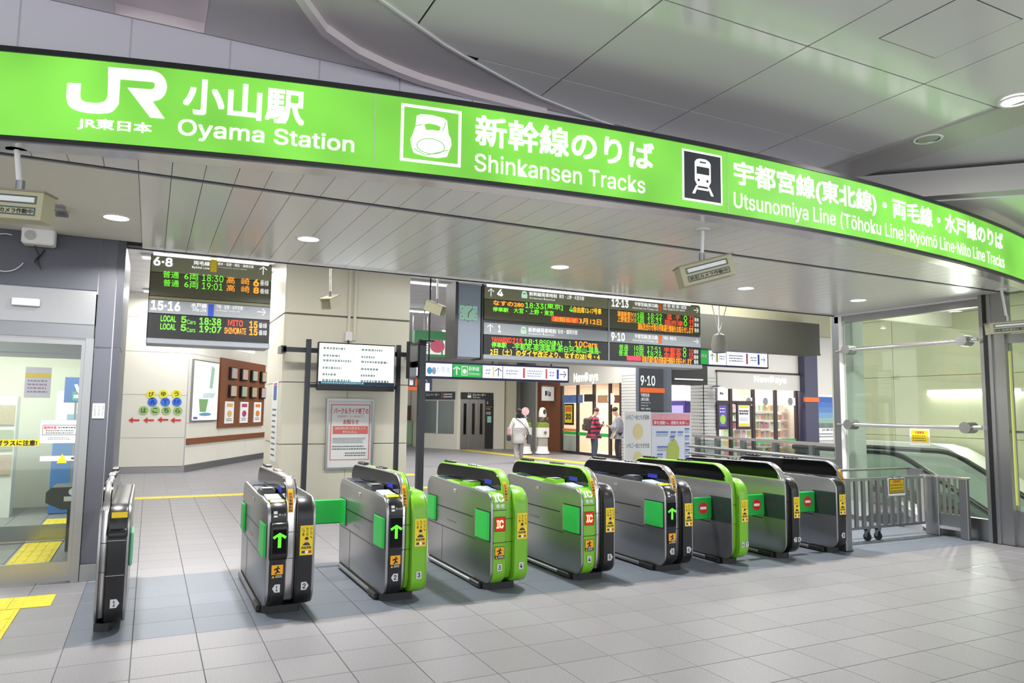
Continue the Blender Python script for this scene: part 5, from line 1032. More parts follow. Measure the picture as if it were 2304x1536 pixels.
for a, c in (((1669, 894), (1693, 912)), ((1697, 894), (1737, 912)), ((1753, 894), (1793, 912))): b = boxY(SHY, a, c); pr.rect(*b, WPAP).ell(b[0]+(b[2]-b[0])*.6, (b[1]+b[3])/2, .1, .12, mat('banner_grey', '#8c8a86', .6), .002)
pr.build(t, 'window_banner')
for k, (a, c, m_, lab) in enumerate((((1612, 906), (1638, 966), mat('poster_violet', '#6252b8', .5), 'violet poster with a lime green shape in the second shop window'), ((1656, 906), (1690, 966), WPAP, 'black and white poster with yellow edges in the second shop window'))):
    b = boxY(SHY-.05, a, c); p_ = thing('shop_poster', lab, 'poster', ((b[0]+b[2])/2, SHY-.05, b[1])); ob('frame', MB().box(b[0], SHY-.07, b[1], b[2], SHY-.035, b[3]), DKB, p_); pr = Print(frY(SHY-.07), .004); W, Hh = b[2]-b[0], b[3]-b[1]
    pr.rect(b[0]+.07, b[1]+.09, b[2]-.07, b[3]-.07, m_)
    if k == 0: pr.ell(b[0]+W*.5, b[1]+Hh*.38, W*.25, Hh*.18, mat('lime_shape', '#a4d838', .5), .002).lines(b[0]+.1, b[3]-.3, b[2]-.1, b[3]-.12, 2, INKW, .3, dw=.002)
    else: pr.rect(b[0]+.1, b[3]-.15, b[2]-.1, b[3]-.09, STY, .002).lines(b[0]+.1, b[1]+Hh*.55, b[2]-.1, b[3]-.2, 2, INK, .7, dw=.002).lines(b[0]+.1, b[1]+.25, b[2]-.1, b[1]+Hh*.45, 3, MATS['fine_ink'], .3, dw=.002).rect(b[0]+.1, b[1]+.1, b[2]-.1, b[1]+.18, STY, .002)
    pr.build(p_, 'poster_print')
b = boxY(SHY-.3, (1614, 870), (1631, 901)); p_ = thing('projecting_sign', 'white square shop sign projecting over the second shop window', 'sign', ((b[0]+b[2])/2, SHY-.3, b[1])); ob('plate', MB().box(b[0], SHY-.32, b[1], b[2], SHY-.27, b[3]), WPAP, p_); ob('arm', MB().box(b[0]+.05, SHY-.31, b[3], b[0]+.1, SHY-.05, b[3]+.04), STEEL_D, p_); pr = Print(frY(SHY-.32), .004); pr.text('Dila', b[0]+.08, b[1]+.17, b[2]-.08, b[3]-.15, INK, .02); pr.build(p_)
cn = struct('pillar_navy', MB().box(18.14, SHY-.25, 0, 18.7, SHY+.15, IZ), mat('pillar_navy_paint', '#43425a', .45), 'navy pillar with an orange band beside the second shop'); ob('orange_band', MB().box(18.12, SHY-.27, 1.96, 18.72, SHY-.2, 2.1), mat('line_orange', '#f06a20', .5), cn)
b = boxY(SHY-.04, (1832, 887), (1892, 990)); p_ = thing('wall_poster', 'large blue sky poster on the wall right of the navy pillar', 'poster', ((b[0]+b[2])/2, SHY-.03, b[1])); u0, v0, u1, v1 = b; Hh = v1-v0
ob('sheet', MB().box(u0, SHY-.03, v0, u1, SHY-.005, v1), WPAP, p_); pr = Print(frY(SHY-.03), .004)
for k, c in enumerate(('#3a62b0', '#4a74bc', '#5a86c2', '#78a0c4', '#8fb4a8')): pr.rect(u0, v1-Hh*(.05+.115*(k+1)), u1, v1-Hh*(.05+.115*k), mat('poster_sky_%d' % k, c, .5))
pr.rect(u0, v0+Hh*.27, u1, v0+Hh*.375, mat('poster_land', '#6f8070', .5, noise=.4, nscale=9)).text('JR東日本', u0+.3, v0+Hh*.2, u1-.1, v0+Hh*.25, INK).lines(u0+.1, v0+Hh*.05, u1-.1, v0+Hh*.17, 2, MATS['fine_ink'], .35); pr.build(p_, 'poster_print')
# ---- slate sign column 9-10 and the dark lintel beside it
CY = 15.0; c0, c1, c2 = pY(1438, 900, CY).x, pY(1490, 900, CY).x, pY(1512, 900, CY).x
sc = struct('pillar_sign', MB().box(c0, CY+.01, 0, c2, CY+.14, 3.6), mat('column_slate', '#626a76', .45), 'slate column carrying the platform sign'); t = thing('platform_sign', 'tall charcoal platform sign reading 9 and 10 on the slate column', 'sign', ((c0+c1)/2, CY, .2))
ob('panel', MB().box(c0, CY-.05, .2, c1, CY+.008, 3.1), mat('sign_charcoal2', '#2b3036', .4), t); ob('orange_band', MB().box(c0-.0, CY-.06, pY(1440, 872, CY).z-.12, c1+.04, CY-.049, pY(1440, 872, CY).z), mat('line_orange', '#f06a20', .5), t)
pr = Print(frY(CY-.05), .004); pr.text('9·10', *boxY(CY-.05, (1441, 844), (1474, 868)), INKW, .02).text('宇都宮線', *boxY(CY-.05, (1442, 884), (1461, 893)), INKW, .01).text('(東北線)', *boxY(CY-.05, (1442, 894), (1460, 903)), INKW, .01).text('Utsunomiya Line', *boxY(CY-.05, (1442, 904), (1464, 908)), INKW).text('(Tōhoku Line)', *boxY(CY-.05, (1442, 910), (1458, 914)), INKW).text('宇都宮・黒磯方面', *boxY(CY-.05, (1442, 917), (1463, 922)), INKW); pr.build(t)
lx0, lx1 = pY(1512, 850, 15.6).x, pY(1592, 850, 15.6).x
struct('beam_lintel', MB().box(lx0, 15.6, 2.35, lx1, 16.3, 3.1), mat('lintel_black', '#26261f', .6), 'black lintel right of the slate column')
lt = thing('lintel_lamp', 'thin white strip lamp under the black lintel', 'lamp', ((lx0+lx1)/2, 15.58, 2.5)); ob('tube', MB().box(lx0+.05, 15.55, 2.47, lx1-.2, 15.598, 2.5), TUBE, lt); ob('end_cap', MB().box(lx0+.0, 15.55, 2.46, lx0+.05, 15.598, 2.51), BLK, lt)
t = thing('vending_machine', 'violet lit vending machine in the passage behind the slate column', 'vending machine', (14.9, 17.6, 0)); ob('cabinet', MB().bbox(14.4, 17.3, .05, 15.2, 18.2, 1.95, .03), mat('vending_violet', '#5a4a9a', .3), t); ob('display', MB().box(14.385, 17.4, .9, 14.4, 18.1, 1.8), E_('vending_lit', '#b0a0f8', 1.0), t); ob('plinth', MB().box(14.45, 17.35, .012, 15.15, 18.15, .05), BLK, t)
# ---- poster stand
KY = 14.5; u0, um, u1 = (pY(x, 935, KY).x for x in (1405, 1465, 1554)); t = thing('poster_stand', 'free-standing pair of event posters, one white, one pink and blue, behind the gates', 'poster stand', ((u0+u1)/2, KY, 0))
ob('panel', MB().box(u0, KY, .08, um-.005, KY+.03, 1.6), WPAP, t); ob('panel', MB().box(um+.005, KY, .08, u1, KY+.03, 1.58), mat('poster_pale_blue', '#dfe6f4', .6), t)
for x in (u0+.15, um, u1-.15): ob('foot', MB().box(x-.03, KY-.25, 0, x+.03, KY+.3, .04).box(x-.02, KY+.03, .04, x+.02, KY+.06, 1.5), STEEL_D, t)
pr = Print(frY(KY), .003); IV = mat('ink_slate', '#5a6474', .6); W = um-u0
pr.text('いちご一会とちぎ国体', u0+.06, 1.4, um-.06, 1.52, IV, .01).text('いちご一会とちぎ大会', u0+.06, .72, um-.06, .84, IV, .01).ell(u0+W*.5, 1.12, .15, .19, mat('plain_oval_yellow', '#e8dca0', .6)).ell(u0+W*.5, .45, .15, .19, MATS['plain_oval_yellow'])
W = u1-um; pr.rect(um+.02, 1.36, u1-.02, 1.56, mat('poster_pink', '#e8a8b4', .6, noise=.25, nscale=12)).rect(um+.04, 1.26, u1-.04, 1.4, mat('ribbon_red', '#c84a5c', .6), .001).text('夢を感動へ。感動を未来へ。', um+.08, 1.285, u1-.08, 1.375, INKW, .012, dw=.002)
mp = [(.42, .15), (.6, .1), (.68, .3), (.7, .55), (.62, .72), (.55, .78), (.5, .7), (.42, .66), (.38, .45), (.36, .28)]; pr.poly([(um+W*a, 1.1*c+.1) for a, c in mp], mat('map_lime', '#b8c860', .6, noise=.15, nscale=30), .001)
for k, (a, c, wd) in enumerate(((.12, 1.1, .3), (.48, 1.1, .14), (.66, 1.1, .14), (.84, 1.18, .12), (.14, .74, .26), (.14, .56, .14), (.14, .4, .14), (.14, .26, .14), (.84, 1.0, .12), (.84, .82, .12), (.84, .66, .12), (.84, .5, .12), (.84, .34, .12), (.46, .98, .12))): pr.rect(um+W*a, c-.02, um+W*min(a+wd, .97), c+.02, mat('map_blue', '#5f7cc8', .6), .002).lines(um+W*a, c-.11, um+W*min(a+wd, .97), c-.03, 2, IV, .35, dw=.002)
pr.build(t, 'poster_print')
# ---- capsule machines
for k, (px, lab) in enumerate(((1181, 'left capsule toy machine with a round header by the wooden panel'), (1220, 'right capsule toy machine with a bottle-shaped top by the wooden panel'))):
    p = pZ(px, 1022); x, y = p.x, p.y; t = thing('capsule_machine', lab, 'vending machine', (x, y, 0), 'capsule toy machines'); WM = mat('capsule_white', '#e6e4e2', .4)
    ob('base', MB().lathe([(.0005, 0), (.27, 0), (.27, .06), (.25, .1), (.22, .14), (.2, .3), (.0005, .3)], (x, y, 0), 24), WM, t, 35); ob('base_ring', MB().lathe([(.271, 0), (.276, .0), (.276, .03), (.271, .03)], (x, y, .0), 24), BLK, t)
    ob('drum', MB().lathe([(.0005, .3), (.2, .3), (.2, .62), (.0005, .62)], (x, y, 0), 20), mat('capsule_grey', '#a8a29c', .4), t, 35); ob('cabinet', MB().lathe([(.0005, .62), (.24, .62), (.25, .66), (.25, .98), (.0005, .98)], (x, y, 0), 24), WM, t, 35)
    ob('window', MB().lathe([(.25, .98), (.26, 1.0), (.26, 1.26), (.22, 1.36), (.0005, 1.36)], (x, y, 0), 24), glass('capsule_glass', '#eef4f0'), t, 35); ob('capsules', MB().lathe([(.0005, .985), (.235, .985), (.235, 1.12), (.15, 1.17), (.0005, 1.15)], (x, y, 0), 20), mat('capsule_mix', '#98a848', .5, noise=.9, nscale=30), t, 35)
    ob('crank', MB().cyl((x-.03, y-.26, .8), (x-.03, y-.3, .8), .05, 14), STEEL, t)
    if k == 0: ob('header', MB().cyl((x, y-.02, 1.56), (x, y+.02, 1.56), .15, 24), mat('header_pink', '#ecc4cc', .5, noise=.4, nscale=14), t); ob('header_post', MB().box(x-.03, y-.015, 1.36, x+.03, y+.015, 1.42), WM, t)
    else: ob('header', MB().lathe([(.14, 1.36), (.15, 1.42), (.13, 1.6), (.08, 1.7), (.0005, 1.72)], (x, y, 0), 18), WM, t, 40); pr = Print(frY(y-.15), .003); pr.ell(x, 1.55, .06, .09, DKG); pr.build(t, 'header_print')
# ================================================================ RIGHT SIDE: GLASS SCREEN, FENCES, ESCALATOR
t = thing('glass_screen', 'tall glass screen with two round steel bars beside the escalator', 'glass screen', (RX, 6.8, 0))
ob('pane', MB().box(RX-.006, 5.74, .28, RX+.006, 7.86, 3.02), GLASSG, t); ob('kick_plate', MB().box(RX-.04, 5.72, 0, RX+.05, 6.42, .27), STEEL, t); ob('post', MB().box(RX-.04, 7.86, 0, RX+.03, 7.92, 3.15), WHT, t); ob('post', MB().box(RX-.03, 7.93, 0, RX+.06, 8.05, 3.15), STEEL_D, t)
ob('head_rail', MB().box(RX-.03, 5.7, 3.02, RX+.08, 8.0, 3.149), STEEL, t); ob('head_trim', MB().box(RX-.045, 5.7, 3.12, RX-.03, 8.0, 3.149), WHT, t)
for z in (2.575, 1.435):
    ob('round_bar', MB().cyl((RX-.13, 5.72, z), (RX-.13, 7.75, z), .028, 14), STEELB, t, 40)
    for y in (5.9, 7.68): ob('bar_boss', MB().cyl((RX-.2, y, z-.0), (RX-.02, y, z-.0), .075, 20), STEEL, t, 40)
    ob('bar_end', MB().cyl((RX-.13, 7.75, z), (RX-.02, 8.0, z), .014, 8), STEELB, t)
for k, (p, q, y_, lab) in enumerate((((2046, 964), (2092, 996), None, ''),)):
    a, c = pX(*p, RX-.02), pX(*q, RX-.02); s_ = thing('caution_sign', 'yellow caution notice taped to the glass screen', 'sign', (RX-.01, (a.y+c.y)/2, c.z)); ob('sheet', MB().box(RX-.014, c.y, c.z-.04, RX-.008, a.y, a.z), WPAP, s_); pr = Print(frX(RX-.014), .003); pr.rect(-a.y+.02, c.z+.0, -c.y-.02, a.z-.02, STY).text('注意事項', -a.y+.08, a.z-.07, -c.y-.08, a.z-.03, INKR, .02, dw=.001).lines(-a.y+.04, c.z+.01, -c.y-.04, a.z-.08, 3, mat('olive_ink', '#6b6410', .6), .4, dw=.001); pr.build(s_, 'notice_print')
jr = struct('trim_5', MB().box(RX-.1, 5.57, 0, RX+.12, 5.715, 3.149), STEEL, 'brushed steel door post with a black slot at the right'); ob('black_slot', MB().box(RX-.106, 5.615, 0, RX-.099, 5.665, 3.149), BLK, jr)
rd = struct('door_5', MB().box(RX-.08, 5.42, 0, RX+.08, 5.569, 3.149).box(RX-.04, 2.0, 0, RX+.04, 5.42, .42).box(RX-.05, 2.0, 2.5, RX+.05, 5.42, 2.62), STEEL, 'steel framed glass door at the right edge'); ob('pane', MB().box(RX-.008, 2.0, .42, RX+.008, 5.42, 2.5), GLASSG, rd); ob('pane', MB().box(RX-.008, 2.0, 2.62, RX+.008, 5.42, 3.149), GLASSG, rd); ob('pull_bar', MB().cyl((RX-.09, 5.36, .5), (RX-.09, 5.36, 2.4), .016, 10), mat('pull_yellow', '#c8cc70', .3), rd); ob('rail', MB().box(RX-.05, 2.0, 1.38, RX+.01, 5.42, 1.41), STEEL_D, rd)
# sliding barrier
t = thing('barrier_gate', 'rolling steel barrier of vertical slats on casters next to the last gate', 'barrier', (8.5, 6.4, 0), 'steel barriers'); BYB = 6.4
ob('top_rail', MB().box(7.4, BYB-.025, .75, 9.34, BYB+.025, .785), STEEL, t); ob('bottom_rail', MB().box(7.4, BYB-.025, .15, 9.34, BYB+.025, .18), STEEL_D, t)
for k in range(14): x = 7.46+.136*k; ob('slat', MB().box(x, BYB-.014, .18, x+.055, BYB+.014, .75), STEEL, t)
ob('rear_rail', MB().cyl((7.4, 6.6, .87), (9.4, 6.6, .87), .016, 10), STEEL, t); ob('end_stile', MB().box(9.33, BYB-.03, .15, 9.38, BYB+.03, .8), STEELB, t)
for x in (7.45, 9.35): ob('rail_bracket', MB().box(x-.015, BYB, .77, x+.015, 6.62, .87), STEEL_D, t)
for x in (8.22, 8.42):
    w_ = ob('caster', MB().cyl((x-.015, BYB, .05), (x+.015, BYB, .05), .05, 16), BLK, t); ob('fork', MB().box(x-.03, BYB-.02, .05, x-.018, BYB+.02, .15).box(x+.018, BYB-.02, .05, x+.03, BYB+.02, .15).box(x-.03, BYB-.03, .13, x+.03, BYB+.03, .15), STEEL_D, w_)
s_ = thing('caution_sign', 'yellow caution notice hanging on the steel barrier', 'sign', (8.76, BYB-.03, .56)); ob('board', MB().box(8.6, BYB-.035, .545, 8.93, BYB-.026, .77), WPAP, s_); pr = Print(frY(BYB-.035), .003); pr.rect(8.615, .575, 8.915, .762, mat('sign_ochre', '#d6b81e', .5)).frame(8.615, .575, 8.915, .762, .01, INK, .001).text('注意事項', 8.69, .71, 8.84, .745, INKR, .02, dw=.001).lines(8.64, .585, 8.89, .7, 3, MATS['olive_ink'], .4, dw=.001); pr.build(s_, 'notice_print'); ob('clip', MB().box(8.68, BYB-.04, .765, 8.7, BYB+.0, .8), STEEL, s_); ob('clip', MB().box(8.82, BYB-.04, .765, 8.84, BYB+.0, .8), STEEL, s_)
t = thing('gate_end_post', 'narrow steel post standing right behind the last ticket gate', 'post', (7.37, 6.05, 0)); ob('post', MB().bbox(7.325, 5.98, 0, 7.43, 6.12, .83, .012), STEEL_D, t, 30); ob('cap', MB().box(7.33, 5.99, .83, 7.42, 6.11, .835), STEEL, t); ob('base_plate', MB().box(7.325, 5.98, 0, 7.44, 7.3, .012), PLINTH, t)
t = thing('side_fence', 'short steel fence with two wide posts between barrier and glass screen', 'fence', (9.48, 6.2, 0), 'steel barriers'); FX = 9.5
for y0, y1 in ((6.28, 6.47), (5.89, 6.0)): ob('post', MB().bbox(FX-.03, y0, 0, FX+.03, y1, .775, .008), STEEL_D, t)
ob('top_rail', MB().box(FX-.035, 5.88, .765, FX+.035, 6.48, .79), STEELB, t); ob('bottom_rail', MB().box(FX-.02, 6.0, .1, FX+.02, 6.28, .14), STEELB, t); ob('lower_panel', MB().box(FX-.006, 6.0, .14, FX+.006, 6.28, .3), STEEL_D, t)
for y in (6.06, 6.14, 6.21): ob('baluster', MB().box(FX-.012, y-.014, .3, FX+.012, y+.014, .765), STEEL, t)
# column and lamp seen through the glass
struct('pillar_well', MB().bbox(10.0, 7.95, 0, 10.28, 8.35, IZ, .02), mat('concrete_pale', '#b9c4c0', .5), 'pale concrete column behind the glass screen')
t = thing('wall_lamp', 'bright tube lamp mounted along the green stone wall', 'lamp', (12.62, 7.8, 1.9)); ob('tube', MB().cyl((12.6, 6.9, 1.97), (12.6, 8.46, 1.97), .035, 12), E_('wall_tube_lit', '#ffffff', 9), t); ob('bracket', MB().box(12.6, 6.88, 1.99, 12.688, 8.48, 2.05), WHT, t); area(12.5, 7.7, 1.97, 1.5, .08, 18, (1, 1, .97), (0, math.radians(90), 0), 'wall_lamp_light')
# escalator
t = thing('escalator', 'escalator with glass sides and black handrails going down towards the right', 'escalator', (11.3, 7.5, 0))
def slope(y, z0, ys=7.75, k=.56, rr=.45):
    if y >= ys: return z0
    d = ys-y; return z0-(k*d*d/(2*rr) if d < rr else k*(d-rr/2))
yy = [9.6, 8.6, 8.0, 7.75, 7.6, 7.45, 7.3, 7.0, 6.0, 4.5, 3.0]
RUB = mat('handrail_black', '#23282c', .35); ESG = glass('escalator_glass', '#dfe9e4')
for x in (10.45, 11.75):
    ob('handrail', MB().tube([(x, y, slope(y, 1.0)) for y in yy], .042, 10), RUB, t, 50)
    g_ = MB(); d_ = MB()
    for a, c in zip(yy, yy[1:]):
        g_.quad((x, a, slope(a, .32)), (x, c, slope(c, .32)), (x, c, slope(c, .97)), (x, a, slope(a, .97)))
        for w0, w1 in ((x-.16, x+.16),): d_.add([(w0, a, slope(a, .22)), (w1, a, slope(a, .22)), (w1, a, slope(a, .32)), (w0, a, slope(a, .32)), (w0, c, slope(c, .22)), (w1, c, slope(c, .22)), (w1, c, slope(c, .32)), (w0, c, slope(c, .32))], [(3, 2, 6, 7), (0, 4, 5, 1), (1, 5, 6, 2), (0, 3, 7, 4)])
    ob('glass_side', g_, ESG, t, 40); ob('deck', d_, STEEL, t)
for k in range(14): y = 7.6-.3*k; ob('step', MB().box(10.62, y-.3, slope(y-.3, .02)-.25, 11.58, y, slope(y-.15, .0)), STEEL_D, t)
dk = MB()
for a, c in zip(yy, yy[1:]): dk.add([(12.0, a, slope(a-.3, 1.1)), (12.55, a, slope(a-.3, 1.1)), (12.55, c, slope(c-.3, 1.1)), (12.0, c, slope(c-.3, 1.1)), (12.0, a, slope(a-.3, .2)), (12.0, c, slope(c-.3, .2))], [(0, 1, 2, 3), (4, 0, 3, 5)])
ob('outer_deck', dk, mat('deck_bright', '#eef0ea', .3), t)
# handrail along the landing
t = thing('landing_handrail', 'steel handrail with glass infill in front of the second shop', 'handrail', (10.4, 10.4, 0)); h0, h1 = Vector((10.74, 12.65, 0)), Vector((10.04, 8.24, 0)); hv = h1-h0; hn = hv.normalized(); hs_ = Vector((-hn.y, hn.x, 0))
def HP(s, w=0.0, z=0.0): p = h0+hv*s+hs_*w; return (p.x, p.y, z)
def hbox(s0, s1, w0, w1, z0, z1): return MB().prism([HP(s0, w0)[:2], HP(s1, w0)[:2], HP(s1, w1)[:2], HP(s0, w1)[:2]], z0, z1, 2)
ob('top_rail', hbox(0, 1, -.03, .03, 1.06, 1.11), STEELB, t)
for z in (.86, .72): ob('round_rail', MB().cyl(HP(0, -.1, z), HP(1, -.1, z), .035 if z > .8 else .028, 12), STEEL, t, 40)
for s in (.03, .2, .4, .62, .84): ob('post', hbox(s, s+.02, -.05, .05, 0, 1.06), STEEL_D, t)
for a, c in ((.05, .2), (.22, .4), (.42, .62), (.64, .84), (.86, 1)): ob('pane', hbox(a, c, .0, .012, .08, 1.02), ESG, t)
# ================================================================ LEFT DOOR DETAILS
pr = Print(frY(LY+.006), .003); b = boxY(LY, (-60, 989), (88, 1003)); pr.rect(*b, STY).text('ガラスに注意!', *boxY(LY, (-8, 990), (83, 1002)), INK, .03, dw=.002); pr.build(door1, 'caution_strip')
b = boxY(LY, (93, 945), (178, 996)); t = thing('door_notice', 'white paper notice with red heading taped to the glass door', 'notice', ((b[0]+b[2])/2, LY, b[1])); ob('sheet', MB().box(b[0], LY-.004, b[1], b[2], LY+.004, b[3]), WPAP, t); pr = Print(frY(LY-.004), .002); W, Hh = b[2]-b[0], b[3]-b[1]
pr.frame(b[0]+.015, b[1]+Hh*.36, b[2]-.015, b[3]-Hh*.2, .004, MATS['fine_ink']).text('臨時休業', b[0]+.025, b[3]-Hh*.38, b[0]+W*.4, b[3]-Hh*.25, INKR, .02).lines(b[0]+W*.44, b[3]-Hh*.37, b[2]-.03, b[3]-Hh*.26, 1, MATS['fine_ink'], .5).lines(b[0]+.04, b[1]+Hh*.4, b[2]-.04, b[3]-Hh*.4, 2, MATS['fine_ink'], .4).lines(b[0]+.06, b[1]+Hh*.14, b[2]-.06, b[1]+Hh*.28, 2, MATS['fine_ink'], .3); pr.build(t, 'notice_print')
b = boxY(LY-.01, (209, 907), (234, 941)); t = thing('wall_notice', 'small white notice on the slate pillar', 'notice', ((b[0]+b[2])/2, LY-.006, b[1])); ob('sheet', MB().box(b[0], LY-.012, b[1], b[2], LY-.0055, b[3]), WPAP, t); pr = Print(frY(LY-.012), .002)
for k in range(3): pr.lines(b[0]+.015+.032*k, b[1]+.02, b[0]+.032+.032*k, b[3]-.02, 6, MATS['fine_ink'], .4)
pr.build(t, 'notice_print')
b = boxY(9.3, (104, 1097), (172, 1145)); t = thing('accessible_sign', 'dark rounded counter with a wheelchair symbol plate behind the glass door', 'counter', ((b[0]+b[2])/2, 9.3, 0)); u0, v0, u1, v1 = b
ob('cabinet', MB().prism([(v0+.08, u0), (v0, u0+.15), (v0, u1+.4), (v1, u1+.4), (v1, u0+.05), (v1-.05, u0)], 9.3, 9.75, 1), mat('counter_grey', '#4d4f52', .45), t); ob('leg', MB().box(u0+.2, 9.4, 0, u1+.3, 9.7, v0), DKG, t); pl_ = ob('plate', MB().box(u0+.17, 9.285, v0+.09, u1+.2, 9.3, v1-.1), WPAP, t)
pr = Print(frY(9.285), .003); pr.rect(u0+.19, v0+.11, u0+.33, v1-.13, INK).ell(u0+.25, v0+.19, .04, .04, INKW, .001).rect(u0+.24, v0+.19, u0+.26, v0+.27, INKW, .001).lines(u0+.36, v0+.12, u1+.15, v1-.14, 2, MATS['fine_ink'], .4); pr.build(pl_, 'symbol_print')
b = boxY(12.2, (147, 848), (192, 906)); t = thing('blue_banner', 'blue advertising banner with a large white letter V behind the door', 'banner', ((b[0]+b[2])/2, 12.2, b[1])); ob('sheet', MB().box(b[0], 12.2, b[1], b[2]+.3, 12.23, b[3]), mat('banner_blue', '#2f5fae', .5), t); pr = Print(frY(12.2), .003); pr.text('V', b[0]+.12, b[3]-.27, b[0]+.28, b[3]-.1, INKW, .03).rect(b[0]+.1, b[1]+.03, b[2], b[1]+.16, mat('banner_teal', '#2f9a84', .5)).lines(b[0]+.12, b[1]+.05, b[2], b[1]+.13, 1, INKW, .6, dw=.002); pr.build(t, 'banner_print'); ob('stand', MB().cyl((b[0]+.15, 12.24, 0), (b[0]+.15, 12.24, b[1]+.3), .015, 8), STEEL, t)
t = thing('cash_machine', 'blue and white cash machine behind the glass door', 'cash machine', (-1.0, 12.9, 0)); ob('cabinet', MB().bbox(-1.25, 12.6, 0, -.65, 13.4, 1.15, .02), mat('machine_blue', '#4a7cc4', .4), t); ob('upper_panel', MB().bbox(-1.25, 12.75, 1.15, -.65, 13.4, 1.8, .02), WHT, t); ob('screen', MB().box(-1.1, 12.735, 1.2, -.8, 12.75, 1.45), E_('machine_screen', '#9fc4f0', .6), t)
t = thing('leaflet_stand', 'white leaflet stand with pastel sheets in the travel centre', 'stand', (-2.0, 12.6, 0)); ob('frame', MB().box(-2.3, 12.5, 0, -1.7, 12.8, 1.7), WHT, t)
for r in range(3):
    for c in range(2): ob('leaflet', MB().box(-2.25+.28*c, 12.48, .6+.35*r, -2.0+.28*c, 12.5, .88+.35*r), LEAF[(r+c) % 4], t)
b = boxY(VY-.02, (58, 825), (112, 895)); t = thing('door_poster', 'pastel printed poster stuck on the inner glass door', 'poster', ((b[0]+b[2])/2, VY-.02, b[1])); ob('sheet', MB().box(b[0], VY-.012, b[1], b[2], VY-.005, b[3]), mat('poster_lilac', '#dcd6ee', .6), t); pr = Print(frY(VY-.012), .002); pr.rect(b[0], b[1]+.24, b[2]+.0, b[1]+.29, STY).lines(b[0]+.03, b[1]+.05, b[2]-.03, b[1]+.22, 4, mat('ink_mauve', '#a080a8', .6), .45); pr.build(t, 'poster_print')
b = boxY(8.4, (118, 740), (165, 748)); t = thing('vestibule_lamp', 'slim white strip lamp under the vestibule header', 'lamp', ((b[0]+b[2])/2, VY-.1, 2.36)); ob('tube', MB().box(-1.25, VY-.12, 2.36, -.85, VY-.07, 2.4), TUBE, t); ob('cap', MB().box(-1.27, VY-.12, 2.36, -1.25, VY-.05, 2.4), BLK, t)
# ================================================================ TACTILE PAVING
def tactile(label, x0, x1, y0, y1, dots, n=(1, 1)):
    t = thing('tactile_paving', label, 'tactile paving', ((x0+x1)/2, (y0+y1)/2, 0), 'yellow tactile paving')
    nx, ny = max(1, round((x1-x0)/.3)), max(1, round((y1-y0)/.3)); dx, dy = (x1-x0)/nx, (y1-y0)/ny
    for i in range(nx):
        for j in range(ny):
            a, c = x0+dx*i, y0+dy*j; mb = MB().box(a+.002, c+.002, .0005, a+dx-.002, c+dy-.002, .004); k = ob('block', mb, YEL, t)
            bm = MB()
            if dots == 'd':
                for p in range(5):
                    for q in range(5): bm.lathe([(.014, .004), (.01, .008), (.0005, .008)], (a+dx*(p+.5)/5, c+dy*(q+.5)/5, 0), 6)
            elif dots == 'y':
                for p in range(4): bm.box(a+dx*(p+.5)/4-.012, c+.02, .004, a+dx*(p+.5)/4+.012, c+dy-.02, .008)
            if bm.v: ob('relief_pattern', bm, YEL, k)
tactile('yellow dotted tactile row in front of the glass door', -2.1, -.62, 6.93, 7.33, 'd'); tactile('yellow ribbed tactile strip leading to the viewer from the door', -1.15, -.82, 4.4, 6.92, 'y')
tactile('yellow tactile strip inside the vestibule', -1.2, -.83, 8.3, 10.12, 'y'); tactile('yellow dotted row before the inner glass door', -2.0, -.72, 10.28, 10.5, 'd'); tactile('yellow tactile strip beyond the inner glass door', -1.2, -.86, 10.7, 12.1, 'y')
tactile('yellow tactile line crossing behind the first gates', -.28, 2.0, 14.08, 14.4, ''); tactile('yellow tactile patch right of the broad pillar', 4.3, 6.4, 14.06, 14.38, ''); tactile('second yellow tactile line behind the broad pillar', 4.3, 5.9, 16.9, 17.4, '')
t = thing('tactile_paving', 'long yellow tactile line running slantwise to the far elevator', 'tactile paving', (11.2, 22, 0), 'yellow tactile paving'); q0, q1 = Vector((11.3, 27.0, 0)), Vector((12.2, 17.6, 0)); dv = q1-q0; nv = Vector((-dv.y, dv.x, 0)).normalized()*.24
for k in range(26): a, c = q0+dv*(k/26), q0+dv*((k+.97)/26); ob('block', MB().prism([tuple((p+s*nv)[:2]) for p, s in ((a, -1), (c, -1), (c, 1), (a, 1))], .0005, .005, 2), YEL, t)

q = [pZ(x, y) for x, y in ((2152, 1281), (2246, 1311), (2345, 1297), (2214, 1268))]; t = thing('floor_hatch', 'thin steel framed access hatch in the floor at the right', 'hatch', ((q[0].x+q[2].x)/2, (q[0].y+q[2].y)/2, 0)); hx0, hx1, hy0, hy1 = q[0].x, q[2].x, q[1].y, q[0].y
ob('cover', MB().box(hx0, hy0, .0004, hx1, hy1, .0012), TILE, t)
for a in ((hx0-.008, hy0, hx0+.004, hy1), (hx1-.004, hy0, hx1+.008, hy1), (hx0-.008, hy0-.008, hx1+.008, hy0+.004), (hx0-.008, hy1-.004, hx1+.008, hy1+.008)): ob('frame_edge', MB().box(a[0], a[1], .0004, a[2], a[3], .003), STEELB, t)
b = boxY(LY, (90, 1026), (172, 1036)); pr = Print(frY(LY+.006), .003); pr.rect(*b, WPAP).poly([(b[0]+.13, b[1]-.02), (b[0]+.21, b[1]-.02), (b[0]+.17, b[3]+.02)], STY, .002).lines(b[0]+.24, b[1]+.01, b[2]-.02, b[3]-.01, 1, INK, .5, dw=.002); pr.build(door1, 'door_strip')
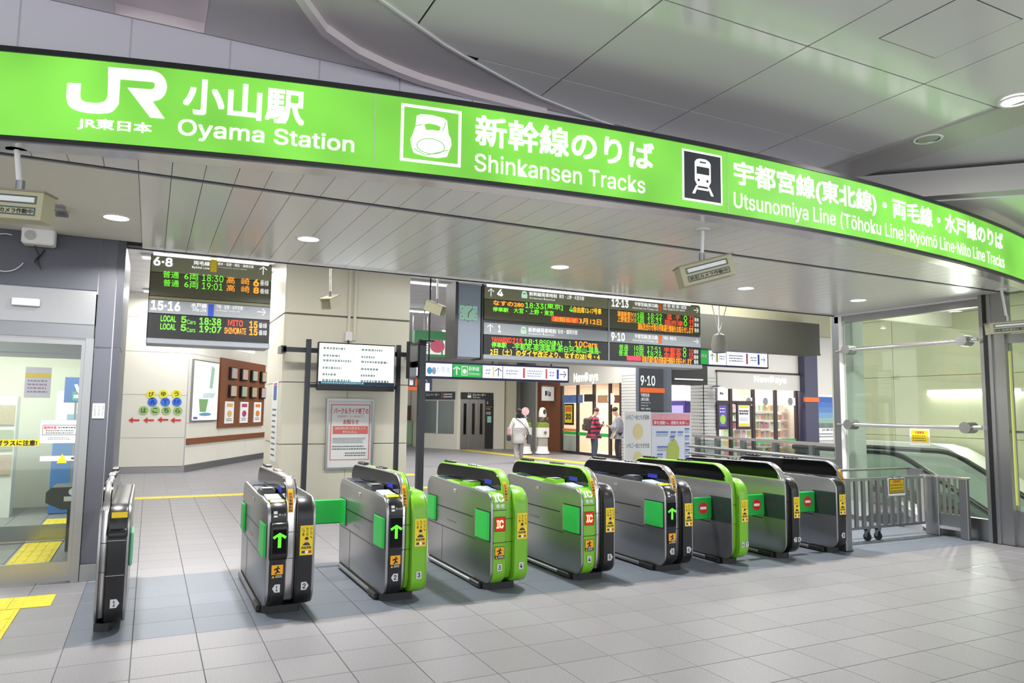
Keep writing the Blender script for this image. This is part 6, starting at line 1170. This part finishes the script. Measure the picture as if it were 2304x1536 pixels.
# ================================================================ PEOPLE
def skin_mesh(name, pts, edges, mats_, parent, M, sub=1, root=0):
    """pts: {name: ((x, y, z), (rx, ry))}"""
    keys = list(pts); ix = {k: i for i, k in enumerate(keys)}
    me = bpy.data.meshes.new(name); me.from_pydata([tuple(M @ Vector(pts[k][0])) for k in keys], [(ix[a], ix[b]) for a, b in edges], []); me.update()
    o = link(name, me, mats_, parent); md = o.modifiers.new('Skin', 'SKIN'); md.use_smooth_shade = True
    for i, k in enumerate(keys): d = me.skin_vertices[0].data[i]; d.radius = pts[k][1]; d.use_root = (i == root)
    s = o.modifiers.new('Subdivision', 'SUBSURF'); s.levels = sub; s.render_levels = sub
    return o
SKIN = mat('skin', '#d9ab8c', .55); HAIRB = mat('hair_black', '#1d1a1a', .5); HAIRR = mat('hair_brown', '#5a3f34', .5)
def ellipsoid(c, r, n=14, m=9, cut=-1.0):
    mb = MB(); V = []; 
    for j in range(m+1):
        t = math.pi*j/m
        for i in range(n): p = 2*math.pi*i/n; V.append((c[0]+r[0]*math.sin(t)*math.cos(p), c[1]+r[1]*math.sin(t)*math.sin(p), c[2]+r[2]*max(math.cos(t), cut)))
    return mb.add(V, [(j*n+i, (j+1)*n+i, (j+1)*n+(i+1) % n, j*n+(i+1) % n) for j in range(m) for i in range(n)])
def moved(mb, M): mb.v = [tuple(M @ Vector(p)) for p in mb.v]; return mb
def person(label, pos, face, height, pose, top, legs, hair, shoe, coat=False, hair_long=False):
    """local frame: x to the person's right, y forwards, z up; face = heading in degrees from +X"""
    M = Matrix.Translation(pos) @ Matrix.Rotation(math.radians(face-90), 4, 'Z') @ Matrix.Scale(height/1.75, 4)
    t = thing('person', label, 'person', pos, 'people in the hall')
    P = {'pelvis': ((0, 0, .93), (.145, .105)), 'waist': ((0, .0, 1.08), (.135, .1)), 'chest': ((0, -.01, 1.28), (.155, .115)), 'neckb': ((0, -.015, 1.43), (.075, .07)), 'neck': ((0, .0, 1.5), (.052, .055)), 'head1': ((0, .02, 1.57), (.075, .088)), 'head2': ((0, .015, 1.66), (.072, .09))}
    P.update({k: v for k, v in pose.items() if k in P})
    E1 = [('pelvis', 'waist'), ('waist', 'chest'), ('chest', 'neckb'), ('neckb', 'neck'), ('neck', 'head1'), ('head1', 'head2')]
    hands = []
    for s, k in ((1, 'r'), (-1, 'l')):
        A = pose['arm_'+k]; L = pose['leg_'+k]
        P['sh'+k] = ((s*.175, -.01, 1.38), (.062, .062)); P['el'+k] = (A[0], (.045, .045)); P['wr'+k] = (A[1], (.03, .032)); P['ha'+k] = (A[2], (.03, .04))
        P['hip'+k] = ((s*.09, 0, .88), (.095, .095)); P['kn'+k] = (L[0], (.062, .065)); P['an'+k] = (L[1], (.042, .045)); P['to'+k] = (L[2], (.036, .03))
        E1 += [('chest', 'sh'+k), ('sh'+k, 'el'+k), ('el'+k, 'wr'+k), ('wr'+k, 'ha'+k), ('pelvis', 'hip'+k), ('hip'+k, 'kn'+k), ('kn'+k, 'an'+k), ('an'+k, 'to'+k)]
        w_, h_ = Vector(A[1]), Vector(A[2]); d = (h_-w_).normalized(); side = d.cross(Vector((0, 1, .3))).normalized()
        for q in range(4):
            b0 = h_+side*(.026*(q-1.5)*.8); mid = b0+d*.045; tip = mid+d*(.035+.008*(1-abs(q-1.5)))+Vector((0, .0, -.012))
            P['f%s%da' % (k, q)] = (tuple(mid), (.0095, .0095)); P['f%s%db' % (k, q)] = (tuple(tip), (.008, .008)); E1 += [('ha'+k, 'f%s%da' % (k, q)), ('f%s%da' % (k, q), 'f%s%db' % (k, q))]
        th = w_*.5+h_*.5+side*.04*s; P['t%sa' % k] = (tuple(th), (.011, .011)); P['t%sb' % k] = (tuple(th+d*.035), (.009, .009)); E1 += [('wr'+k, 't%sa' % k), ('t%sa' % k, 't%sb' % k)]
    skin_mesh('body', P, E1, SKIN, t, M)
    g_ = 1.42 if not coat else 1.4
    def sub(keys, sc, extra=None):
        return {k: (P[k][0], tuple(r*sc for r in P[k][1])) for k in keys}
    tk = ['pelvis', 'waist', 'chest', 'neckb']+[a+k for k in 'rl' for a in ('sh', 'el', 'wr')]; TP = sub(tk, g_); TP['neckb'] = (P['neckb'][0], (.08, .075))
    TE = [('pelvis', 'waist'), ('waist', 'chest'), ('chest', 'neckb')]+[e for k in 'rl' for e in (('chest', 'sh'+k), ('sh'+k, 'el'+k), ('el'+k, 'wr'+k))]
    if not coat: TP['hem'] = ((0, 0, .8), (.2, .165)); TP['pelvis'] = (P['pelvis'][0], (.205, .17)); TP['waist'] = (P['waist'][0], (.21, .17)); TE.append(('pelvis', 'hem'))
    if coat: TP['hem'] = ((0, 0, .62), (.235, .2)); TP['pelvis'] = (P['pelvis'][0], (.22, .18)); TP['waist'] = (P['waist'][0], (.2, .165)); TP['chest'] = (P['chest'][0], (.2, .155)); TE.append(('pelvis', 'hem'))
    skin_mesh('coat' if coat else 'shirt', TP, TE, top, t, M)
    lk = ['pelvis']+[a+k for k in 'rl' for a in ('hip', 'kn', 'an')]; LP = sub(lk, 1.3); LP['pelvis'] = (P['pelvis'][0], (.12, .09)); LP['hipr'] = (P['hipr'][0], (.1, .1)); LP['hipl'] = (P['hipl'][0], (.1, .1))
    skin_mesh('trousers', LP, [e for k in 'rl' for e in (('pelvis', 'hip'+k), ('hip'+k, 'kn'+k), ('kn'+k, 'an'+k))], legs, t, M)
    for s, k in ((1, 'r'), (-1, 'l')):
        a, b_ = Vector(pose['leg_'+k][1]), Vector(pose['leg_'+k][2]); mb = MB(); d = (b_-a); d.z = 0; d.normalize(); n = Vector((-d.y, d.x, 0))*.062
        base = min(a.z, b_.z)-.055; q = [a-d*.075-n, b_+d*.08-n*.8, b_+d*.11, b_+d*.08+n*.8, a-d*.075+n]
        V = [(p.x, p.y, base) for p in q]+[(p.x, p.y, base+.1) for p in q]; mb.add(V, [(4, 3, 2, 1, 0), (5, 6, 7, 8, 9)]+[(i, (i+1) % 5, 5+(i+1) % 5, 5+i) for i in range(5)]); ob('shoe', moved(mb, M), shoe, t)
    h1, h2 = Vector(P['head1'][0]), Vector(P['head2'][0]); up = (h2-h1).normalized(); hc = h1+(h2-h1)*.72
    f = Vector((0, 1, 0)); f = (f-up*f.dot(up)).normalized(); R_ = Matrix((( 1, f.x, up.x), (0, f.y, up.y), (0, f.z, up.z))); R4 = Matrix.Translation(hc) @ R_.to_4x4()
    ob('hair', moved(ellipsoid((0, -.022, .035), (.088, .1, .1), cut=-.25), M @ R4), hair, t, 60)
    if hair_long: ob('hair_lengths', moved(ellipsoid((0, -.07, -.09), (.085, .055, .16)), M @ R4), hair, t, 60)
    for s in (1, -1):
        ob('ear', moved(ellipsoid((s*.076, -.005, -.03), (.012, .02, .032), 8, 6), M @ R4), SKIN, t, 60)
        ob('eye', moved(ellipsoid((s*.032, .088, -.015), (.014, .008, .009), 8, 6), M @ R4), INK, t, 60)
    ob('nose', moved(ellipsoid((0, .1, -.045), (.013, .02, .024), 8, 6), M @ R4), SKIN, t, 60); ob('mouth', moved(ellipsoid((0, .09, -.088), (.022, .008, .006), 8, 6), M @ R4), mat('lips', '#a8605a', .5), t, 60)
    return t, M
def stripes():
    m = bpy.data.materials.new('striped_fleece'); m.use_nodes = True; nt = m.node_tree; b = nt.nodes['Principled BSDF']; b.inputs['Roughness'].default_value = .8
    tc = nt.nodes.new('ShaderNodeTexCoord'); sp = nt.nodes.new('ShaderNodeSeparateXYZ'); mu = nt.nodes.new('ShaderNodeMath'); mu.operation = 'MULTIPLY'; mu.inputs[1].default_value = 7.5; fr = nt.nodes.new('ShaderNodeMath'); fr.operation = 'FRACT'; gt = nt.nodes.new('ShaderNodeMath'); gt.operation = 'GREATER_THAN'; gt.inputs[1].default_value = .55
    mx = nt.nodes.new('ShaderNodeMix'); mx.data_type = 'RGBA'; mx.inputs[6].default_value = lin('#c23a5c'); mx.inputs[7].default_value = lin('#3c3842')
    nt.links.new(tc.outputs['Object'], sp.inputs[0]); nt.links.new(sp.outputs[2], mu.inputs[0]); nt.links.new(mu.outputs[0], fr.inputs[0]); nt.links.new(fr.outputs[0], gt.inputs[0]); nt.links.new(gt.outputs[0], mx.inputs[0]); nt.links.new(mx.outputs[2], b.inputs['Base Color']); return m
p = pZ(1336, 1037); p.z = 0
stand = {'leg_r': ((.1, .02, .48), (.1, -.03, .08), (.12, .1, .05)), 'leg_l': ((-.1, .05, .48), (-.1, .02, .08), (-.11, .15, .05))}
look = {'neck': ((0, .035, 1.49), (.052, .055)), 'head1': ((0, .085, 1.55), (.075, .088)), 'head2': ((0, .11, 1.635), (.072, .09)), 'chest': ((0, .0, 1.28), (.165, .125))}
t, M = person('person in red and grey striped top with backpack looking down at a phone', p, -5, 1.72, {**stand, **look, 'arm_r': ((.22, .06, 1.12), (.13, .27, 1.17), (.08, .33, 1.19)), 'arm_l': ((-.22, .05, 1.12), (-.1, .27, 1.16), (-.05, .33, 1.18))}, stripes(), mat('jeans_slate', '#4a5468', .8), HAIRR, mat('shoe_dark', '#2a2a2e', .5))
ob('phone', moved(MB().bbox(-.035, .34, 1.15, .04, .352, 1.29, .006), M), BLK, t)
bp, _ = thing('backpack', 'dark brown backpack worn by the person in the striped top', 'backpack', p), None
ob('bag_body', moved(MB().bbox(-.15, -.33, .98, .15, -.13, 1.4, .05), M), mat('backpack_brown', '#4a3f3a', .7), bp); ob('front_pocket', moved(MB().bbox(-.12, -.38, 1.0, .12, -.33, 1.2, .03), M), MATS['backpack_brown'], bp)
for s in (1, -1): ob('strap', moved(MB().tube([(s*.1, -.14, 1.38), (s*.11, -.02, 1.47), (s*.11, .13, 1.36), (s*.12, .12, 1.2), (s*.13, -.14, 1.05)], .014, 6), M), MATS['backpack_brown'], bp)
p = pZ(1391, 1040); p.z = 0
t, M = person('person in grey shirt and dark trousers half hidden by the poster stand', p, 150, 1.74, {**stand, **look, 'arm_r': ((.22, .02, 1.12), (.18, .24, 1.12), (.15, .31, 1.14)), 'arm_l': ((-.23, -.02, 1.12), (-.2, .1, .92), (-.19, .14, .85))}, mat('shirt_grey', '#8d8f98', .8, noise=.12, nscale=20), mat('trousers_black', '#2e2c30', .8), HAIRB, mat('shoe_dark', '#2a2a2e', .5))
p = pZ(1167, 1042); p.z = 0
walk = {'leg_r': ((.09, .12, .5), (.09, .1, .09), (.09, .24, .06)), 'leg_l': ((-.09, .04, .47), (-.09, -.22, .12), (-.09, -.12, .055))}
t, M = person('person in long white coat walking away with dark shoulder bag', p, 70, 1.64, {**walk, 'arm_r': ((.27, -.05, 1.13), (.28, .06, .9), (.28, .1, .82)), 'arm_l': ((-.27, .0, 1.13), (-.28, -.06, .89), (-.28, -.08, .81))}, mat('coat_white', '#e4e0dc', .8, noise=.04, nscale=9), mat('tights_grey', '#a8a4a2', .8), HAIRB, mat('shoe_white', '#d8d6d4', .5), True, True)
b_ = thing('shoulder_bag', 'dark grey shoulder bag hanging at the side of the white coat', 'bag', p); ob('bag_body', moved(MB().prism([(-.16, .62), (.18, .62), (.12, .92), (-.08, .92)], .27, .4, 0, .02), M), mat('bag_grey', '#4a4a4c', .7), b_)
ob('strap', moved(MB().tube([(.33, -.05, .9), (.24, -.16, 1.1), (.05, -.17, 1.32), (-.12, -.08, 1.44), (-.1, .1, 1.38), (.1, .19, 1.2), (.32, .09, .9)], .013, 6), M), MATS['bag_grey'], b_)
k_ = thing('hand_bag', 'small pink and dark bag carried on the other side of the white coat', 'bag', p); ob('bag_body', moved(MB().bbox(-.4, -.16, .72, -.27, .08, .9, .03), M), mat('bag_charcoal', '#3c3a42', .7), k_); ob('pink_towel', moved(MB().bbox(-.38, -.12, .9, -.29, .04, 1.15, .03), M), mat('towel_pink', '#d8a8b4', .8), k_)
